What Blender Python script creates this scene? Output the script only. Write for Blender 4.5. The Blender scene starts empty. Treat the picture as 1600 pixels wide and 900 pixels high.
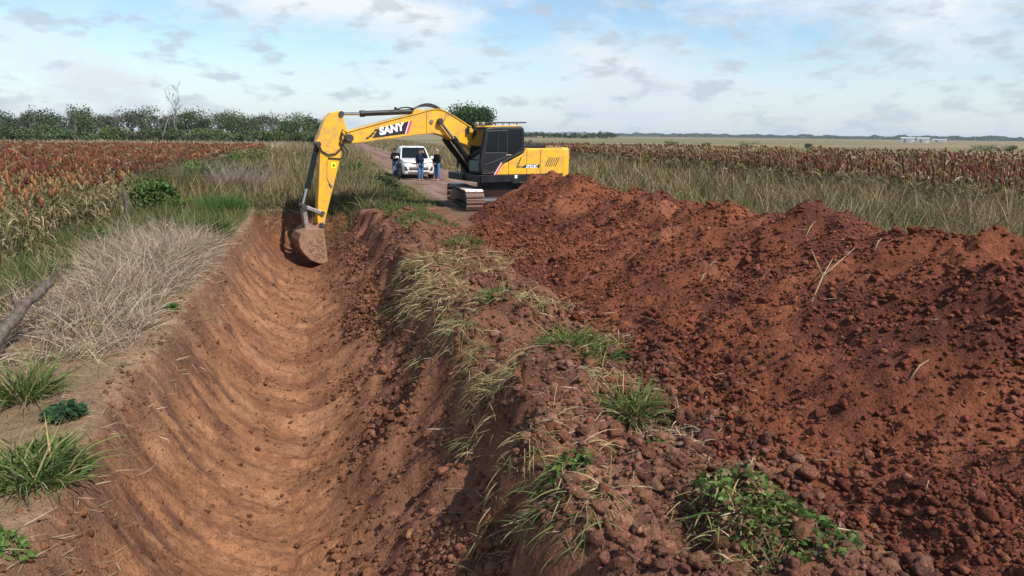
import bpy, bmesh, math, random
import numpy as np
from mathutils import Vector, Matrix
R_ = math.radians
rng = np.random.default_rng(7)
random.seed(7)
scn = bpy.context.scene
COL = scn.collection

# ------------------------------------------------------------------ camera
cam = bpy.data.cameras.new('camera'); cam.sensor_width = 36; cam.lens = 36 * 1100 / 1600
cam.clip_start = .05; cam.clip_end = 30000
camo = bpy.data.objects.new('camera', cam); COL.objects.link(camo); scn.camera = camo
YAW, PITCH, ROLL, CH = R_(14.3), R_(12.3), R_(.65), 2.6
cF = np.array([math.sin(YAW)*math.cos(PITCH), math.cos(YAW)*math.cos(PITCH), -math.sin(PITCH)])
r0 = np.array([math.cos(YAW), -math.sin(YAW), 0.]); u0 = np.cross(r0, cF)
cR = r0*math.cos(ROLL) + u0*math.sin(ROLL); cU = u0*math.cos(ROLL) - r0*math.sin(ROLL)
M = Matrix.Identity(4)
for i in range(3):
    M[i][0] = cR[i]; M[i][1] = cU[i]; M[i][2] = -cF[i]
M[2][3] = CH
camo.matrix_world = M

# ------------------------------------------------------------------ world, sun, exposure
SUN_EL, SUN_AZ = R_(49), R_(145)          # azimuth clockwise from +Y (the way the ditch runs)
w = bpy.data.worlds.new('World'); scn.world = w; w.use_nodes = True
nt = w.node_tree; nt.nodes.clear()
def N(t, **kw):
    n = nt.nodes.new(t)
    for k, v in kw.items():
        if k == 'inp':
            for a, b in v.items(): n.inputs[a].default_value = b
        else: setattr(n, k, v)
    return n
def L(a, ao, b, bi): nt.links.new(a.outputs[ao], b.inputs[bi])
def ramp(n, pts):
    cr = n.color_ramp
    while len(cr.elements) < len(pts): cr.elements.new(.5)
    for e, (p, c) in zip(cr.elements, pts):
        e.position = p; e.color = (*c, 1) if isinstance(c, tuple) else (c, c, c, 1)
sky = N('ShaderNodeTexSky', sky_type='NISHITA', sun_disc=False, sun_elevation=SUN_EL, sun_rotation=SUN_AZ,
        air_density=1.0, dust_density=.6, ozone_density=1.5, altitude=300)
tc = N('ShaderNodeTexCoord')
mp = N('ShaderNodeMapping', inp={'Scale': (1, 1, 2.6)}); L(tc, 'Generated', mp, 'Vector')
mp2 = N('ShaderNodeMapping', inp={'Scale': (1, 1, 2.5), 'Location': (3.1, .7, .45)}); L(tc, 'Generated', mp2, 'Vector')
sep = N('ShaderNodeSeparateXYZ'); L(tc, 'Generated', sep, 0)
# high thin veil
n1 = N('ShaderNodeTexNoise', inp={'Scale': 3.2, 'Detail': 7, 'Roughness': .62, 'Distortion': .2}); L(mp, 0, n1, 'Vector')
veil = N('ShaderNodeValToRGB'); ramp(veil, [(.43, 0.05), (.62, 1.)]); L(n1, 0, veil, 0)
# the deck thickens to the horizon
hz = N('ShaderNodeMapRange', inp={'From Min': 0.0, 'From Max': .13, 'To Min': .85, 'To Max': 0}); L(sep, 'Z', hz, 'Value')
vmax = N('ShaderNodeMath', operation='MAXIMUM'); L(veil, 0, vmax, 0); L(hz, 0, vmax, 1)
# small puffs of cumulus
n2 = N('ShaderNodeTexNoise', inp={'Scale': 16, 'Detail': 9, 'Roughness': .56, 'Distortion': .1}); L(mp2, 0, n2, 'Vector')
puff = N('ShaderNodeValToRGB'); ramp(puff, [(.515, 0.), (.63, 1.)]); L(n2, 0, puff, 0)
pfade = N('ShaderNodeMapRange', inp={'From Min': .30, 'From Max': .15, 'To Min': .3, 'To Max': .72}); L(sep, 'Z', pfade, 'Value')
pm = N('ShaderNodeMath', operation='MULTIPLY'); L(puff, 0, pm, 0); L(pfade, 0, pm, 1)
n3 = N('ShaderNodeTexNoise', inp={'Scale': 30, 'Detail': 4, 'Roughness': .6}); L(mp2, 0, n3, 'Vector')
def K(c, s=10.): return (c[0]*s, c[1]*s, c[2]*s, 1)
pc = N('ShaderNodeMixRGB', inp={'Color1': K((.44, .53, .62)), 'Color2': K((.62, .69, .76))}); L(n3, 0, pc, 0)
skb = N('ShaderNodeMixRGB', blend_type='MULTIPLY', inp={'Fac': 1, 'Color2': (1.42, 1.52, 1.56, 1)}); L(sky, 0, skb, 1)
vc = N('ShaderNodeValToRGB'); ramp(vc, [(0., (.66, .74, .83)), (.07, (.77, .84, .91)), (.18, (.90, .95, .99)), (.6, (.62, .72, .80))]); L(sep, 'Z', vc, 0)
vcs = N('ShaderNodeMixRGB', blend_type='MULTIPLY', inp={'Fac': 1, 'Color2': (10, 10, 10, 1)}); L(vc, 0, vcs, 1)
# overhead the veil opens up
vz = N('ShaderNodeMapRange', inp={'From Min': .25, 'From Max': .7, 'To Min': 1, 'To Max': .35}); L(sep, 'Z', vz, 'Value')
vm2 = N('ShaderNodeMath', operation='MULTIPLY'); L(vmax, 0, vm2, 0); L(vz, 0, vm2, 1)
m1 = N('ShaderNodeMixRGB'); L(vm2, 0, m1, 0); L(skb, 0, m1, 1); L(vcs, 0, m1, 2)
m2 = N('ShaderNodeMixRGB'); L(pm, 0, m2, 0); L(m1, 0, m2, 1); L(pc, 0, m2, 2)
bg = N('ShaderNodeBackground', inp={'Strength': .085}); L(m2, 0, bg, 'Color')
wo = N('ShaderNodeOutputWorld'); L(bg, 0, wo, 0)

sl = bpy.data.lights.new('sun', 'SUN'); sl.energy = 5; sl.angle = R_(.6); sl.color = (1, .955, .88)
so = bpy.data.objects.new('sun', sl); COL.objects.link(so)
sdir = Vector((math.sin(SUN_AZ)*math.cos(SUN_EL), math.cos(SUN_AZ)*math.cos(SUN_EL), math.sin(SUN_EL)))
so.rotation_euler = sdir.to_track_quat('Z', 'Y').to_euler(); so.location = (20, -20, 30)
scn.view_settings.view_transform = 'Standard'; scn.view_settings.look = 'None'
scn.view_settings.exposure = .27; scn.view_settings.gamma = 1
scn.cycles.max_bounces = 6; scn.cycles.diffuse_bounces = 2; scn.cycles.glossy_bounces = 3
scn.cycles.transparent_max_bounces = 6; scn.cycles.volume_bounces = 0

# ------------------------------------------------------------------ materials
def newmat(name):
    m = bpy.data.materials.new(name); m.use_nodes = True
    t = m.node_tree; b = t.nodes['Principled BSDF']
    return m, t, b
def paint(name, c, rough=.5, metal=0., spec=.5, var=.12, dirt=0., dirtc=(.22, .10, .06), scale=3., bump=0., bscale=60, coat=0.):
    m, t, b = newmat(name)
    g = t.nodes.new('ShaderNodeTexCoord')
    n = t.nodes.new('ShaderNodeTexNoise'); n.inputs['Scale'].default_value = scale; n.inputs['Detail'].default_value = 8
    n.inputs['Roughness'].default_value = .65
    t.links.new(g.outputs['Object'], n.inputs['Vector'])
    r = t.nodes.new('ShaderNodeValToRGB')
    lo = tuple(x*(1-var) for x in c); hi = tuple(min(1, x*(1+var)) for x in c)
    r.color_ramp.elements[0].position = .3; r.color_ramp.elements[1].position = .7
    r.color_ramp.elements[0].color = (*lo, 1); r.color_ramp.elements[1].color = (*hi, 1)
    t.links.new(n.outputs[0], r.inputs[0]); out = r.outputs[0]
    if dirt > 0:
        n2 = t.nodes.new('ShaderNodeTexNoise'); n2.inputs['Scale'].default_value = scale*2.3; n2.inputs['Detail'].default_value = 10
        n2.inputs['Roughness'].default_value = .7
        t.links.new(g.outputs['Object'], n2.inputs['Vector'])
        r2 = t.nodes.new('ShaderNodeValToRGB')
        r2.color_ramp.elements[0].position = max(0.02, .62-dirt*.5); r2.color_ramp.elements[1].position = .82-dirt*.3
        t.links.new(n2.outputs[0], r2.inputs[0])
        mx = t.nodes.new('ShaderNodeMixRGB'); mx.inputs['Color2'].default_value = (*dirtc, 1)
        t.links.new(r2.outputs[0], mx.inputs[0]); t.links.new(out, mx.inputs[1]); out = mx.outputs[0]
        rr = t.nodes.new('ShaderNodeMapRange'); rr.inputs['To Min'].default_value = rough; rr.inputs['To Max'].default_value = .92
        t.links.new(r2.outputs[0], rr.inputs['Value']); t.links.new(rr.outputs[0], b.inputs['Roughness'])
        mm = t.nodes.new('ShaderNodeMapRange'); mm.inputs['To Min'].default_value = metal; mm.inputs['To Max'].default_value = 0
        t.links.new(r2.outputs[0], mm.inputs['Value']); t.links.new(mm.outputs[0], b.inputs['Metallic'])
    else:
        b.inputs['Roughness'].default_value = rough; b.inputs['Metallic'].default_value = metal
    t.links.new(out, b.inputs['Base Color'])
    b.inputs['Specular IOR Level'].default_value = spec
    b.inputs['Coat Weight'].default_value = coat
    if bump > 0:
        n3 = t.nodes.new('ShaderNodeTexNoise'); n3.inputs['Scale'].default_value = bscale; n3.inputs['Detail'].default_value = 6
        t.links.new(g.outputs['Object'], n3.inputs['Vector'])
        bp = t.nodes.new('ShaderNodeBump'); bp.inputs['Strength'].default_value = bump; bp.inputs['Distance'].default_value = .02
        t.links.new(n3.outputs[0], bp.inputs['Height']); t.links.new(bp.outputs[0], b.inputs['Normal'])
    return m
def attr_mat(name, rough=.8, trans=0., spec=.2):
    m, t, b = newmat(name)
    a = t.nodes.new('ShaderNodeAttribute'); a.attribute_name = 'Col'
    t.links.new(a.outputs['Color'], b.inputs['Base Color'])
    b.inputs['Roughness'].default_value = rough; b.inputs['Specular IOR Level'].default_value = spec
    if trans > 0:
        tr = t.nodes.new('ShaderNodeBsdfTranslucent'); t.links.new(a.outputs['Color'], tr.inputs['Color'])
        mx = t.nodes.new('ShaderNodeMixShader'); mx.inputs[0].default_value = trans
        t.links.new(b.outputs[0], mx.inputs[1]); t.links.new(tr.outputs[0], mx.inputs[2])
        t.links.new(mx.outputs[0], t.nodes['Material Output'].inputs['Surface'])
    return m
def earth_mat(name, bumps=((3.5, .06), (12, .055), (45, .03)), var=.28, rough=.95, grit=.35):
    """soil: colour from the surface's own pigment attribute, mottled, with crumb relief"""
    m, t, b = newmat(name)
    a = t.nodes.new('ShaderNodeAttribute'); a.attribute_name = 'Col'
    g = t.nodes.new('ShaderNodeNewGeometry')
    val = None
    for i, (s, k) in enumerate(((1.3, .5), (9, .35), (70, .35))):
        n = t.nodes.new('ShaderNodeTexNoise'); n.inputs['Scale'].default_value = s; n.inputs['Detail'].default_value = 5
        t.links.new(g.outputs['Position'], n.inputs['Vector'])
        mr = t.nodes.new('ShaderNodeMapRange'); mr.inputs['From Min'].default_value = .25; mr.inputs['From Max'].default_value = .75
        mr.inputs['To Min'].default_value = 1-var*k*2; mr.inputs['To Max'].default_value = 1+var*k*2
        t.links.new(n.outputs[0], mr.inputs['Value'])
        if val is None: val = mr.outputs[0]
        else:
            mu = t.nodes.new('ShaderNodeMath'); mu.operation = 'MULTIPLY'
            t.links.new(val, mu.inputs[0]); t.links.new(mr.outputs[0], mu.inputs[1]); val = mu.outputs[0]
    if grit:
        for sc_, lo, hi, dk in ((16, .52, .60, 1-grit), (48, .54, .60, 1-grit*.9), (34, .60, .66, 1+grit*.8)):
            n = t.nodes.new('ShaderNodeTexNoise'); n.inputs['Scale'].default_value = sc_; n.inputs['Detail'].default_value = 4; n.inputs['Roughness'].default_value = .7
            t.links.new(g.outputs['Position'], n.inputs['Vector'])
            mr = t.nodes.new('ShaderNodeMapRange'); mr.inputs['From Min'].default_value = lo; mr.inputs['From Max'].default_value = hi
            mr.inputs['To Min'].default_value = 1; mr.inputs['To Max'].default_value = dk
            t.links.new(n.outputs[0], mr.inputs['Value'])
            mu = t.nodes.new('ShaderNodeMath'); mu.operation = 'MULTIPLY'
            t.links.new(val, mu.inputs[0]); t.links.new(mr.outputs[0], mu.inputs[1]); val = mu.outputs[0]
    mx = t.nodes.new('ShaderNodeVectorMath'); mx.operation = 'SCALE'
    t.links.new(a.outputs['Color'], mx.inputs[0]); t.links.new(val, mx.inputs['Scale'])
    t.links.new(mx.outputs[0], b.inputs['Base Color'])
    b.inputs['Roughness'].default_value = rough; b.inputs['Specular IOR Level'].default_value = .15
    prev = None
    for s, dist in bumps:
        n = t.nodes.new('ShaderNodeTexNoise'); n.inputs['Scale'].default_value = s; n.inputs['Detail'].default_value = 6
        n.inputs['Roughness'].default_value = .6
        t.links.new(g.outputs['Position'], n.inputs['Vector'])
        bp = t.nodes.new('ShaderNodeBump'); bp.inputs['Strength'].default_value = .9; bp.inputs['Distance'].default_value = dist
        t.links.new(n.outputs[0], bp.inputs['Height'])
        if prev is not None: t.links.new(prev, bp.inputs['Normal'])
        prev = bp.outputs[0]
    if prev is not None: t.links.new(prev, b.inputs['Normal'])
    return m
MAT = dict(
    soil=earth_mat('turned_soil'),
    cut=earth_mat('cut_soil', bumps=((4, .02), (16, .035), (50, .025)), var=.26, grit=.27),
    flat=earth_mat('field_soil', bumps=((9, .03), (40, .02), (120, .008)), var=.3),
    clod=earth_mat('clod_soil', bumps=((14, .05), (50, .03)), var=.3),
    grass=attr_mat('grass_blade', .75, .3), straw=attr_mat('dry_straw', .8, .2), leaf=attr_mat('tree_leaf', .7, .2),
    wood=paint('grey_weathered_wood', (.115, .093, .076), .95, var=.6, scale=16, bump=1., bscale=40, spec=.1),
    bark=paint('bark', (.10, .085, .07), .95, var=.3, scale=6, spec=.1),
    deadbark=paint('bleached_bark', (.17, .155, .14), .95, var=.25, scale=6, spec=.1),
    yellow=paint('yellow_paint', (.78, .41, .014), .45, var=.10, dirt=.38, dirtc=(.40, .235, .09), scale=1.7, coat=.2),
    black=paint('black_paint', (.010, .011, .014), .45, spec=.35, var=.3, dirt=.18, dirtc=(.06, .04, .03), scale=2.5),
    dkgrey=paint('dark_grey_metal', (.03, .032, .038), .5, var=.3, dirt=.28, dirtc=(.11, .065, .045), scale=3),
    hose=paint('rubber_hose', (.012, .012, .013), .6, var=.3),
    chrome=paint('chrome_rod', (.62, .58, .54), .16, 1., var=.06),
    steel=paint('worn_steel', (.36, .33, .31), .42, .7, var=.2, dirt=.35, dirtc=(.24, .16, .12), scale=5),
    bucket=paint('clay_caked_steel', (.235, .14, .092), .9, 0, var=.3, dirt=.4, dirtc=(.34, .20, .13), scale=5, spec=.15, bump=1.0, bscale=9),
    shoe=paint('muddy_track_steel', (.20, .115, .085), .75, .15, var=.35, dirt=.6, dirtc=(.27, .155, .11), scale=6, spec=.4, bump=.5, bscale=22),
    shinyshoe=paint('polished_grouser', (.60, .55, .52), .3, .9, var=.2, dirt=.3, dirtc=(.27, .155, .11), scale=12),
    glass=paint('dark_cab_glass', (.008, .011, .013), .10, var=.1, spec=.22),
    painted_sky_glass=paint('lower_glass_painted_sky', (.10, .17, .20), .06, var=.1, spec=1.),  # sky reflection painted in as a pale blue base colour
    white=paint('white_lacquer', (.78, .78, .78), .25, var=.05, dirt=.32, dirtc=(.42, .30, .24), scale=2, coat=.6),
    decal_white=paint('decal_white', (.85, .85, .85), .5, var=.02),
    decal_black=paint('decal_black', (.012, .012, .014), .5, var=.1),
    decal_pink=paint('decal_red', (.62, .06, .16), .5, var=.05),
    decal_yellow=paint('warning_yellow', (.95, .80, .02), .5, var=.03),
    red=paint('red_lens', (.45, .015, .015), .25, var=.1),
    lamp=paint('headlamp', (.25, .21, .16), .12, .2, var=.3),
    tyre=paint('tyre_rubber', (.018, .017, .017), .85, var=.3, dirt=.3, dirtc=(.14, .08, .06)),
    plastic=paint('black_plastic', (.02, .02, .021), .6, var=.2),
    skin=paint('skin', (.50, .29, .20), .6, var=.08), hairdark=paint('dark_hair', (.015, .012, .01), .7),
    hairgrey=paint('grey_hair', (.30, .28, .26), .8),
    navy=paint('navy_cloth', (.012, .016, .035), .9, var=.25, spec=.1, scale=9), blackcloth=paint('black_cloth', (.010, .010, .012), .9, var=.25, spec=.1, scale=9),
    denim=paint('blue_denim', (.075, .15, .30), .9, var=.3, spec=.1, scale=8), denimgrey=paint('grey_denim', (.13, .17, .25), .9, var=.3, spec=.1, scale=8),
    shoes=paint('shoe_leather', (.06, .05, .05), .7), shed=paint('white_sheet_metal', (.9, .9, .9), .5, var=.05, scale=.2),
    shedroof=paint('shed_roof', (.55, .57, .60), .5, var=.06, scale=.2), shedopen=paint('shed_door', (.2, .22, .25), .6),
)

# ------------------------------------------------------------------ noise
_P = np.random.default_rng(3).permutation(512).astype(np.int64); _P = np.concatenate([_P, _P, _P])
_G = np.stack([np.cos(np.arange(16)*math.pi/8), np.sin(np.arange(16)*math.pi/8)], 1)
def pn(x, y, s=0):
    x = np.asarray(x, float) + s*17.31; y = np.asarray(y, float) + s*9.77
    xi = np.floor(x).astype(np.int64); yi = np.floor(y).astype(np.int64); xf = x-xi; yf = y-yi
    u = xf*xf*xf*(xf*(xf*6-15)+10); v = yf*yf*yf*(yf*(yf*6-15)+10)
    def g(a, b, fx, fy):
        h = _P[(_P[(xi+a) & 511] + yi + b) & 511] & 15
        return _G[h, 0]*fx + _G[h, 1]*fy
    n0 = g(0, 0, xf, yf); n1_ = g(1, 0, xf-1, yf); n2_ = g(0, 1, xf, yf-1); n3_ = g(1, 1, xf-1, yf-1)
    a = n0+u*(n1_-n0); b = n2_+u*(n3_-n2_)
    return (a+v*(b-a))*1.5
def fbm(x, y, s=0, o=4, g=.5):
    t = 0; a = 1
    for i in range(o): t = t+a*pn(x*2**i, y*2**i, s+i*3); a *= g
    return t
def worley(x, y, s=0):
    xi = np.floor(x).astype(np.int64); yi = np.floor(y).astype(np.int64)
    d = np.full(x.shape, 9.)
    for a in (-1, 0, 1):
        for b in (-1, 0, 1):
            h = _P[(_P[(xi+a+s*31) & 511] + yi + b) & 511]
            px = xi+a+(h % 23)/23.; py = yi+b+((h*7) % 29)/29.
            d = np.minimum(d, (px-x)**2+(py-y)**2)
    return np.sqrt(d)
def sst(a, b, x):
    t = np.clip((x-a)/(b-a), 0, 1); return t*t*(3-2*t)

# ------------------------------------------------------------------ the lie of the land
def pray(px, py): return cF + cR*(px-800)/1100 + cU*(450-py)/1100
_sil = [(838,267),(862,259),(885,264),(907,272),(945,285),(975,295),(1000,287),(1025,287),(1040,300),(1065,297),(1085,315),(1115,313),(1140,302),(1170,312),(1200,313),(1240,328),(1275,318),(1320,327),(1345,348),(1390,347),(1425,331),(1455,330),(1475,345),(1530,350),(1555,360),(1580,352),(1600,360)]
PEAKS = []
_pr = np.random.default_rng(11)
for k, (a, b) in enumerate(_sil):
    d = pray(a, b); X0 = 6.3 + _pr.uniform(-.45, .45)*(1 if k > 2 else .2)
    t = X0/d[0]; PEAKS.append((X0, d[1]*t, CH+d[2]*t-.02, _pr.uniform(.45, .54) if k > 2 else .62))
for y in np.arange(4.6, -9, -.75): PEAKS.append((6.3+_pr.uniform(-.4, .4), y+_pr.uniform(-.2, .2), 1.7+_pr.uniform(-.16, .12), _pr.uniform(.45, .54)))
def heap_h(X, Y):
    t = np.zeros_like(X); k = 20.
    for (a, b, z, s) in PEAKS:
        d = np.sqrt((X-a)**2+(Y-b)**2+.012)
        e = np.exp(-np.abs(d)*.35)
        t = t+np.exp(k*np.clip(z+.03-s*d-.17*(1-np.exp(-d/.38)), -4, 4))
    return np.log(t+np.exp(k*-4.))/k
def lipx(Y): return -2.02-.019*np.clip(Y, 0, 30)+.10*pn(Y*.45, Y*0+.3, 21)+.06*pn(Y*1.9, Y*0+.6, 22)+.03*pn(Y*5.3, Y*0+.2, 26)
def bermx(Y): return 1.38-.019*np.clip(Y, 0, 30)+.20*pn(Y*.8, Y*0+.2, 23)+.10*pn(Y*2.3, Y*0+.9, 24)
_ux = np.array([-.5, -.10, .03, .16, .36, .62, .92, 1.27, 1.7, 2.2, 3.5]); _uz = np.array([0, -.02, -.13, -.38, -.76, -1.12, -1.40, -1.59, -1.69, -1.72, -1.72])
_vx = np.array([-2.6, -1.95, -1.55, -1.2, -.9, -.6, -.3, -.12, -.03, .05, .16, .4]); _vz = np.array([-1.80, -1.72, -1.60, -1.41, -1.18, -.92, -.64, -.44, -.26, -.08, .04, .05])
def sm(x, a, b, r=.07): return (np.interp(x-r, a, b)+np.interp(x, a, b)*2+np.interp(x+r, a, b))/4
def land(X, Y, fine=True):
    X = np.asarray(X, float); Y = np.asarray(Y, float)
    xl = lipx(Y); xr = bermx(Y)
    wob = .10*fbm(X*1.1, Y*.8, 30, 2)
    yend = 24.7+.38*pn(X*.8, Y*0, 25)+.22*pn(X*2.3, Y*0+.4, 27)
    e = sst(-.1, 1.1, (Y-yend)+.12*pn(X*2, Y*2.5, 28))
    u = X-xl; v = X-xr
    dl = sm(u, _ux, _uz, .05); dr = sm(v+.07*pn(X*3, Y*3, 31)+.20*pn(X*1.1, Y*1.5, 32)*sst(-1.1, -.5, v), _vx, _vz, .03)
    ditch = np.maximum(dl, dr)
    ditch = np.maximum(ditch, np.where(X > (xl+xr)/2, -1.73, dl))
    z = ditch*(1-e)
    dm = np.clip(-ditch, 0, 1.73)/1.73*(1-e)                        # how deep in the ditch
    # scrape marks of the teeth: grooves that run across the ditch, and the edges of the bucket passes
    yy = Y+.16*u*u*.35+.05*pn(X*1.2, Y*1.2, 33)
    inw = sst(.02, .3, u)*(1-sst(1.7, 2.5, u+.3*pn(X, Y*.7, 34)))*(1-e)
    gro = np.abs(((yy*4.6+.35*pn(Y*.7, X*.2, 35)) % 1)-.5)*2
    pas = ((yy/1.15+.25*pn(Y*.5, X*.1, 36)) % 1)
    if fine:
        z = z-inw*(.034*(gro**2)*(.6+.8*pn(X*.8, Y*1.1, 37))+.014*pn(yy*9, u*1.2, 38)+.012*pn(yy*17, u*2.2, 39)+.06*(pas-.5)*sst(.1, .6, u))
    # berm of sods and spoil
    bm = sst(-.05, .25, v)*(1-sst(2.7, 3.5, X))*(1-sst(20.5, 24.5, Y))
    z = z+bm*(.10+.16*np.exp(-((X-2.0)/.75)**2)+.22*fbm(X*.95, Y*.8, 40, 3)+.13*np.abs(pn(X*2.6, Y*2.3, 41))+.09*pn(X*3.3, Y*3.0, 42)-.10*sst(.2, .5, pn(X*2.1, Y*1.9, 59)))
    # heap
    hp = heap_h(X+.10*pn(X*1.4, Y*1.4, 43)+.05*pn(X*4, Y*4, 44), Y+.12*pn(X*1.2, Y*1.2, 45)+.05*pn(X*3.7, Y*3.7, 46))
    rill = pn(Y*1.5+X*.55, X*.35, 47)*(.07+.07*sst(.5, 1.2, hp))+pn(Y*3.4+X*.9, X*.7, 48)*.06+pn(Y*.55+X*.2, X*.3, 49)*.14+.05*fbm(X*2.3, Y*2.1, 56, 3)-.07*sst(.25, .6, pn(X*1.7, Y*1.5, 57))
    hp = np.where(hp > -.15, hp, hp+9*(hp+.15))
    hm = sst(-.1, .3, hp)
    hp = hp+hm*rill
    z0 = z
    z = np.maximum(z, hp)+.04*np.exp(-((z-hp)/.08)**2)
    hmask = sst(-.06, .08, hp-z0)
    z = z-.38*np.exp(-(((X+3.55)/.42)**2+((Y-9.35)/.40)**2)**1.6)
    # flat ground: verges and road
    vg = sst(.6, 1.6, -u)+sst(8.0, 9.4, X)*(1-hmask)
    z = z+np.clip(vg, 0, 1)*.05*fbm(X*.6, Y*.6, 50, 3)*(np.abs(X) < 60)
    rd = sst(4.0, 4.5, X)*(1-sst(7.7, 8.3, X))*(1-hmask)*sst(20, 23, Y)
    z = z-rd*.03*(np.exp(-((X-5.2)/.35)**2)+np.exp(-((X-6.9)/.35)**2)-.6)*(1+.4*pn(X, Y*.25, 51))
    if fine:
        near = np.exp(-((Y-2)/26.)**2)
        w1 = .5-worley(X*6.2, Y*6.2, 1); w2 = .5-worley(X*15+.3, Y*15, 2)
        loose = np.clip(hmask*sst(-.05, .3, hp)+bm*.8, 0, 1)
        z = z+loose*near*(.05*w1+.035*w2)*(.55+.9*np.clip(pn(X*.8, Y*.8, 52)+.5, 0, 1.4))
        floor = sst(1.5, 2.5, u+.35*pn(X*.7, Y*.5, 34))*(1-e)*(v < .05)*sst(-1.65, -.75, v+.5*pn(X*.9, Y*.6, 53)+.25*pn(X*3, Y*3, 58))
        z = z+floor*near*(.06*w1+.025*w2+.06*fbm(X*2.2, Y*2.2, 54, 3))
        z = z+(1-loose)*near*.012*fbm(X*5, Y*5, 55, 3)
    else:
        floor = 0*z
    return z, dict(u=u, v=v, e=e, dm=dm, bm=bm, hm=hmask, rd=rd, inw=inw, floor=floor, gro=gro, pas=pas, hp=hp)
def hgt(X, Y): return land(np.atleast_1d(np.asarray(X, float)), np.atleast_1d(np.asarray(Y, float)))[0]

def grow(a, b, f, mn):
    out = [a]; x = a
    while x < b:
        x += max(mn, f*abs(x)); out.append(x)
    return out
xs = list(np.arange(-4.2, 9.8, .04)); xs = [-x for x in grow(4.26, 9000, .09, .08)][::-1] + xs + grow(9.86, 9000, .07, .08)
ys = [-y for y in grow(-1.4, 60, .1, .12)][::-1] + grow(1.5, 30, .0078, .03)
ys = ys + grow(ys[-1]+.25, 70, .02, .2); ys = ys+grow(ys[-1]*1.03, 9500, .06, 1)
xs = np.array(xs); ys = np.array(sorted(set(ys)))
GX, GY = np.meshgrid(xs, ys)
GZ, W = land(GX, GY)
def mixc(a, b, t): return a*(1-t[..., None])+np.asarray(b)*t[..., None]
shp = GX.shape
C = np.ones(shp+(3,))*np.array((.155, .105, .062))
C = mixc(C, (.24, .165, .10), sst(-.3, .5, fbm(GX*.09, GY*.05, 60, 3)))
# far fields: bands of stubble and green
far = sst(75, 110, np.hypot(GX*.7, GY))
bn = fbm(GX*.0022, GY*.009, 61, 3)
FC = mixc(np.ones(shp+(3,))*np.array((.23, .17, .095)), (.155, .15, .07), sst(-.15, .35, bn)); FC = mixc(FC, (.30, .225, .13), sst(.3, .7, pn(GX*.0035, GY*.016, 62)))
C = C*(1-far[..., None])+FC*far[..., None]
# left verge near the ditch: pale trampled topsoil
vl = (GX < 0)*(1-sst(2.2, 3.2, -W['u']))*(GY < 30)
C = mixc(C, (.265, .165, .10), np.clip(vl*(.6+.5*pn(GX*1.3, GY*1.3, 63)), 0, 1))
C = mixc(C, (.05, .036, .028), np.exp(-(((GX+3.55)/.46)**2+((GY-9.35)/.44)**2)**2))  # shade in the hollow by the log, painted dark into the soil colour
C = mixc(C, (.17, .135, .07), (GX > 8)*(GX < 23)*(1-W['hm'])*.7)
# ditch
dm = sst(.015, .075, W['dm'])
DC = np.ones(shp+(3,))*np.array((.285, .130, .062))
DC = mixc(DC, (.36, .178, .09), sst(-.1, .5, fbm(GX*1.1, GY*.9, 64, 4))*.8)
DC = mixc(DC, (.205, .085, .045), sst(.05, .55, fbm(GX*.8+3, GY*1.5, 65, 4))*.75)
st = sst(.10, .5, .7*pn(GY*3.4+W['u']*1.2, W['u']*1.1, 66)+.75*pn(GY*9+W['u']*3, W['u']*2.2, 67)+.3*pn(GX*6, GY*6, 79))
DC = mixc(DC, (.15, .082, .052), (1-sst(.12, .32, W['u']+.10*pn(GX*3, GY*3, 75)))*.75)
sp = sst(.2, .6, pn(GX*9, GY*9, 76)+.5*pn(GX*4, GY*4, 77)); DC = mixc(DC, (.17, .066, .035), sp*.5)
sp = sst(.25, .6, pn(GX*10+5, GY*10, 78)); DC = mixc(DC, (.40, .20, .12), sp*.45)
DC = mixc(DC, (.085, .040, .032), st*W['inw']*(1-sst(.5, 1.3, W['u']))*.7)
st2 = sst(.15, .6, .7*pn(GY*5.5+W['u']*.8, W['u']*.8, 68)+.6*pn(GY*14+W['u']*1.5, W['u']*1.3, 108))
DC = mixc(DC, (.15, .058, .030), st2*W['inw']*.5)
DC = mixc(DC, (.195, .088, .050), np.clip(W['floor'], 0, 1)*.75)
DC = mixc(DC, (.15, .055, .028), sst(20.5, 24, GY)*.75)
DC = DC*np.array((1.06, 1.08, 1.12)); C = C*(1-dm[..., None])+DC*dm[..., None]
BC = np.ones(shp+(3,))*np.array((.195, .087, .053)); BC = mixc(BC, (.26, .128, .082), sst(.1, .7, fbm(GX*1.2, GY*1.2, 69, 3)))
BC = mixc(BC, (.125, .055, .034), sst(.1, .6, fbm(GX*1.6+9, GY*1.6, 70, 3)))
bmm = np.maximum(np.clip(W['bm']*1.2, 0, 1), sst(.3, .9, GX)*(1-sst(3.4, 4.2, GX))*(1-sst(24.5, 26, GY)))*(1-dm*.6); C = C*(1-bmm[..., None])+BC*bmm[..., None]
HC = np.ones(shp+(3,))*np.array((.205, .067, .034)); HC = mixc(HC, (.25, .094, .052), sst(.0, .55, fbm(GX*.9, GY*.6, 71, 4))*.8)
HC = mixc(HC, (.105, .036, .024), sst(.0, .5, fbm(GX*.7+4, GY*.5, 72, 4))*.8)
hh = W['hm']; C = C*(1-hh[..., None])+HC*hh[..., None]
RC = np.ones(shp+(3,))*np.array((.215, .125, .095)); RC = mixc(RC, (.27, .175, .14), sst(-.1, .5, fbm(GX*1.4, GY*.16, 73, 3)))
RC = mixc(RC, (.15, .075, .052), sst(.2, .6, fbm(GX*.8, GY*.4, 74, 3)))
rr = W['rd']; C = C*(1-rr[..., None])+RC*rr[..., None]

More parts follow.
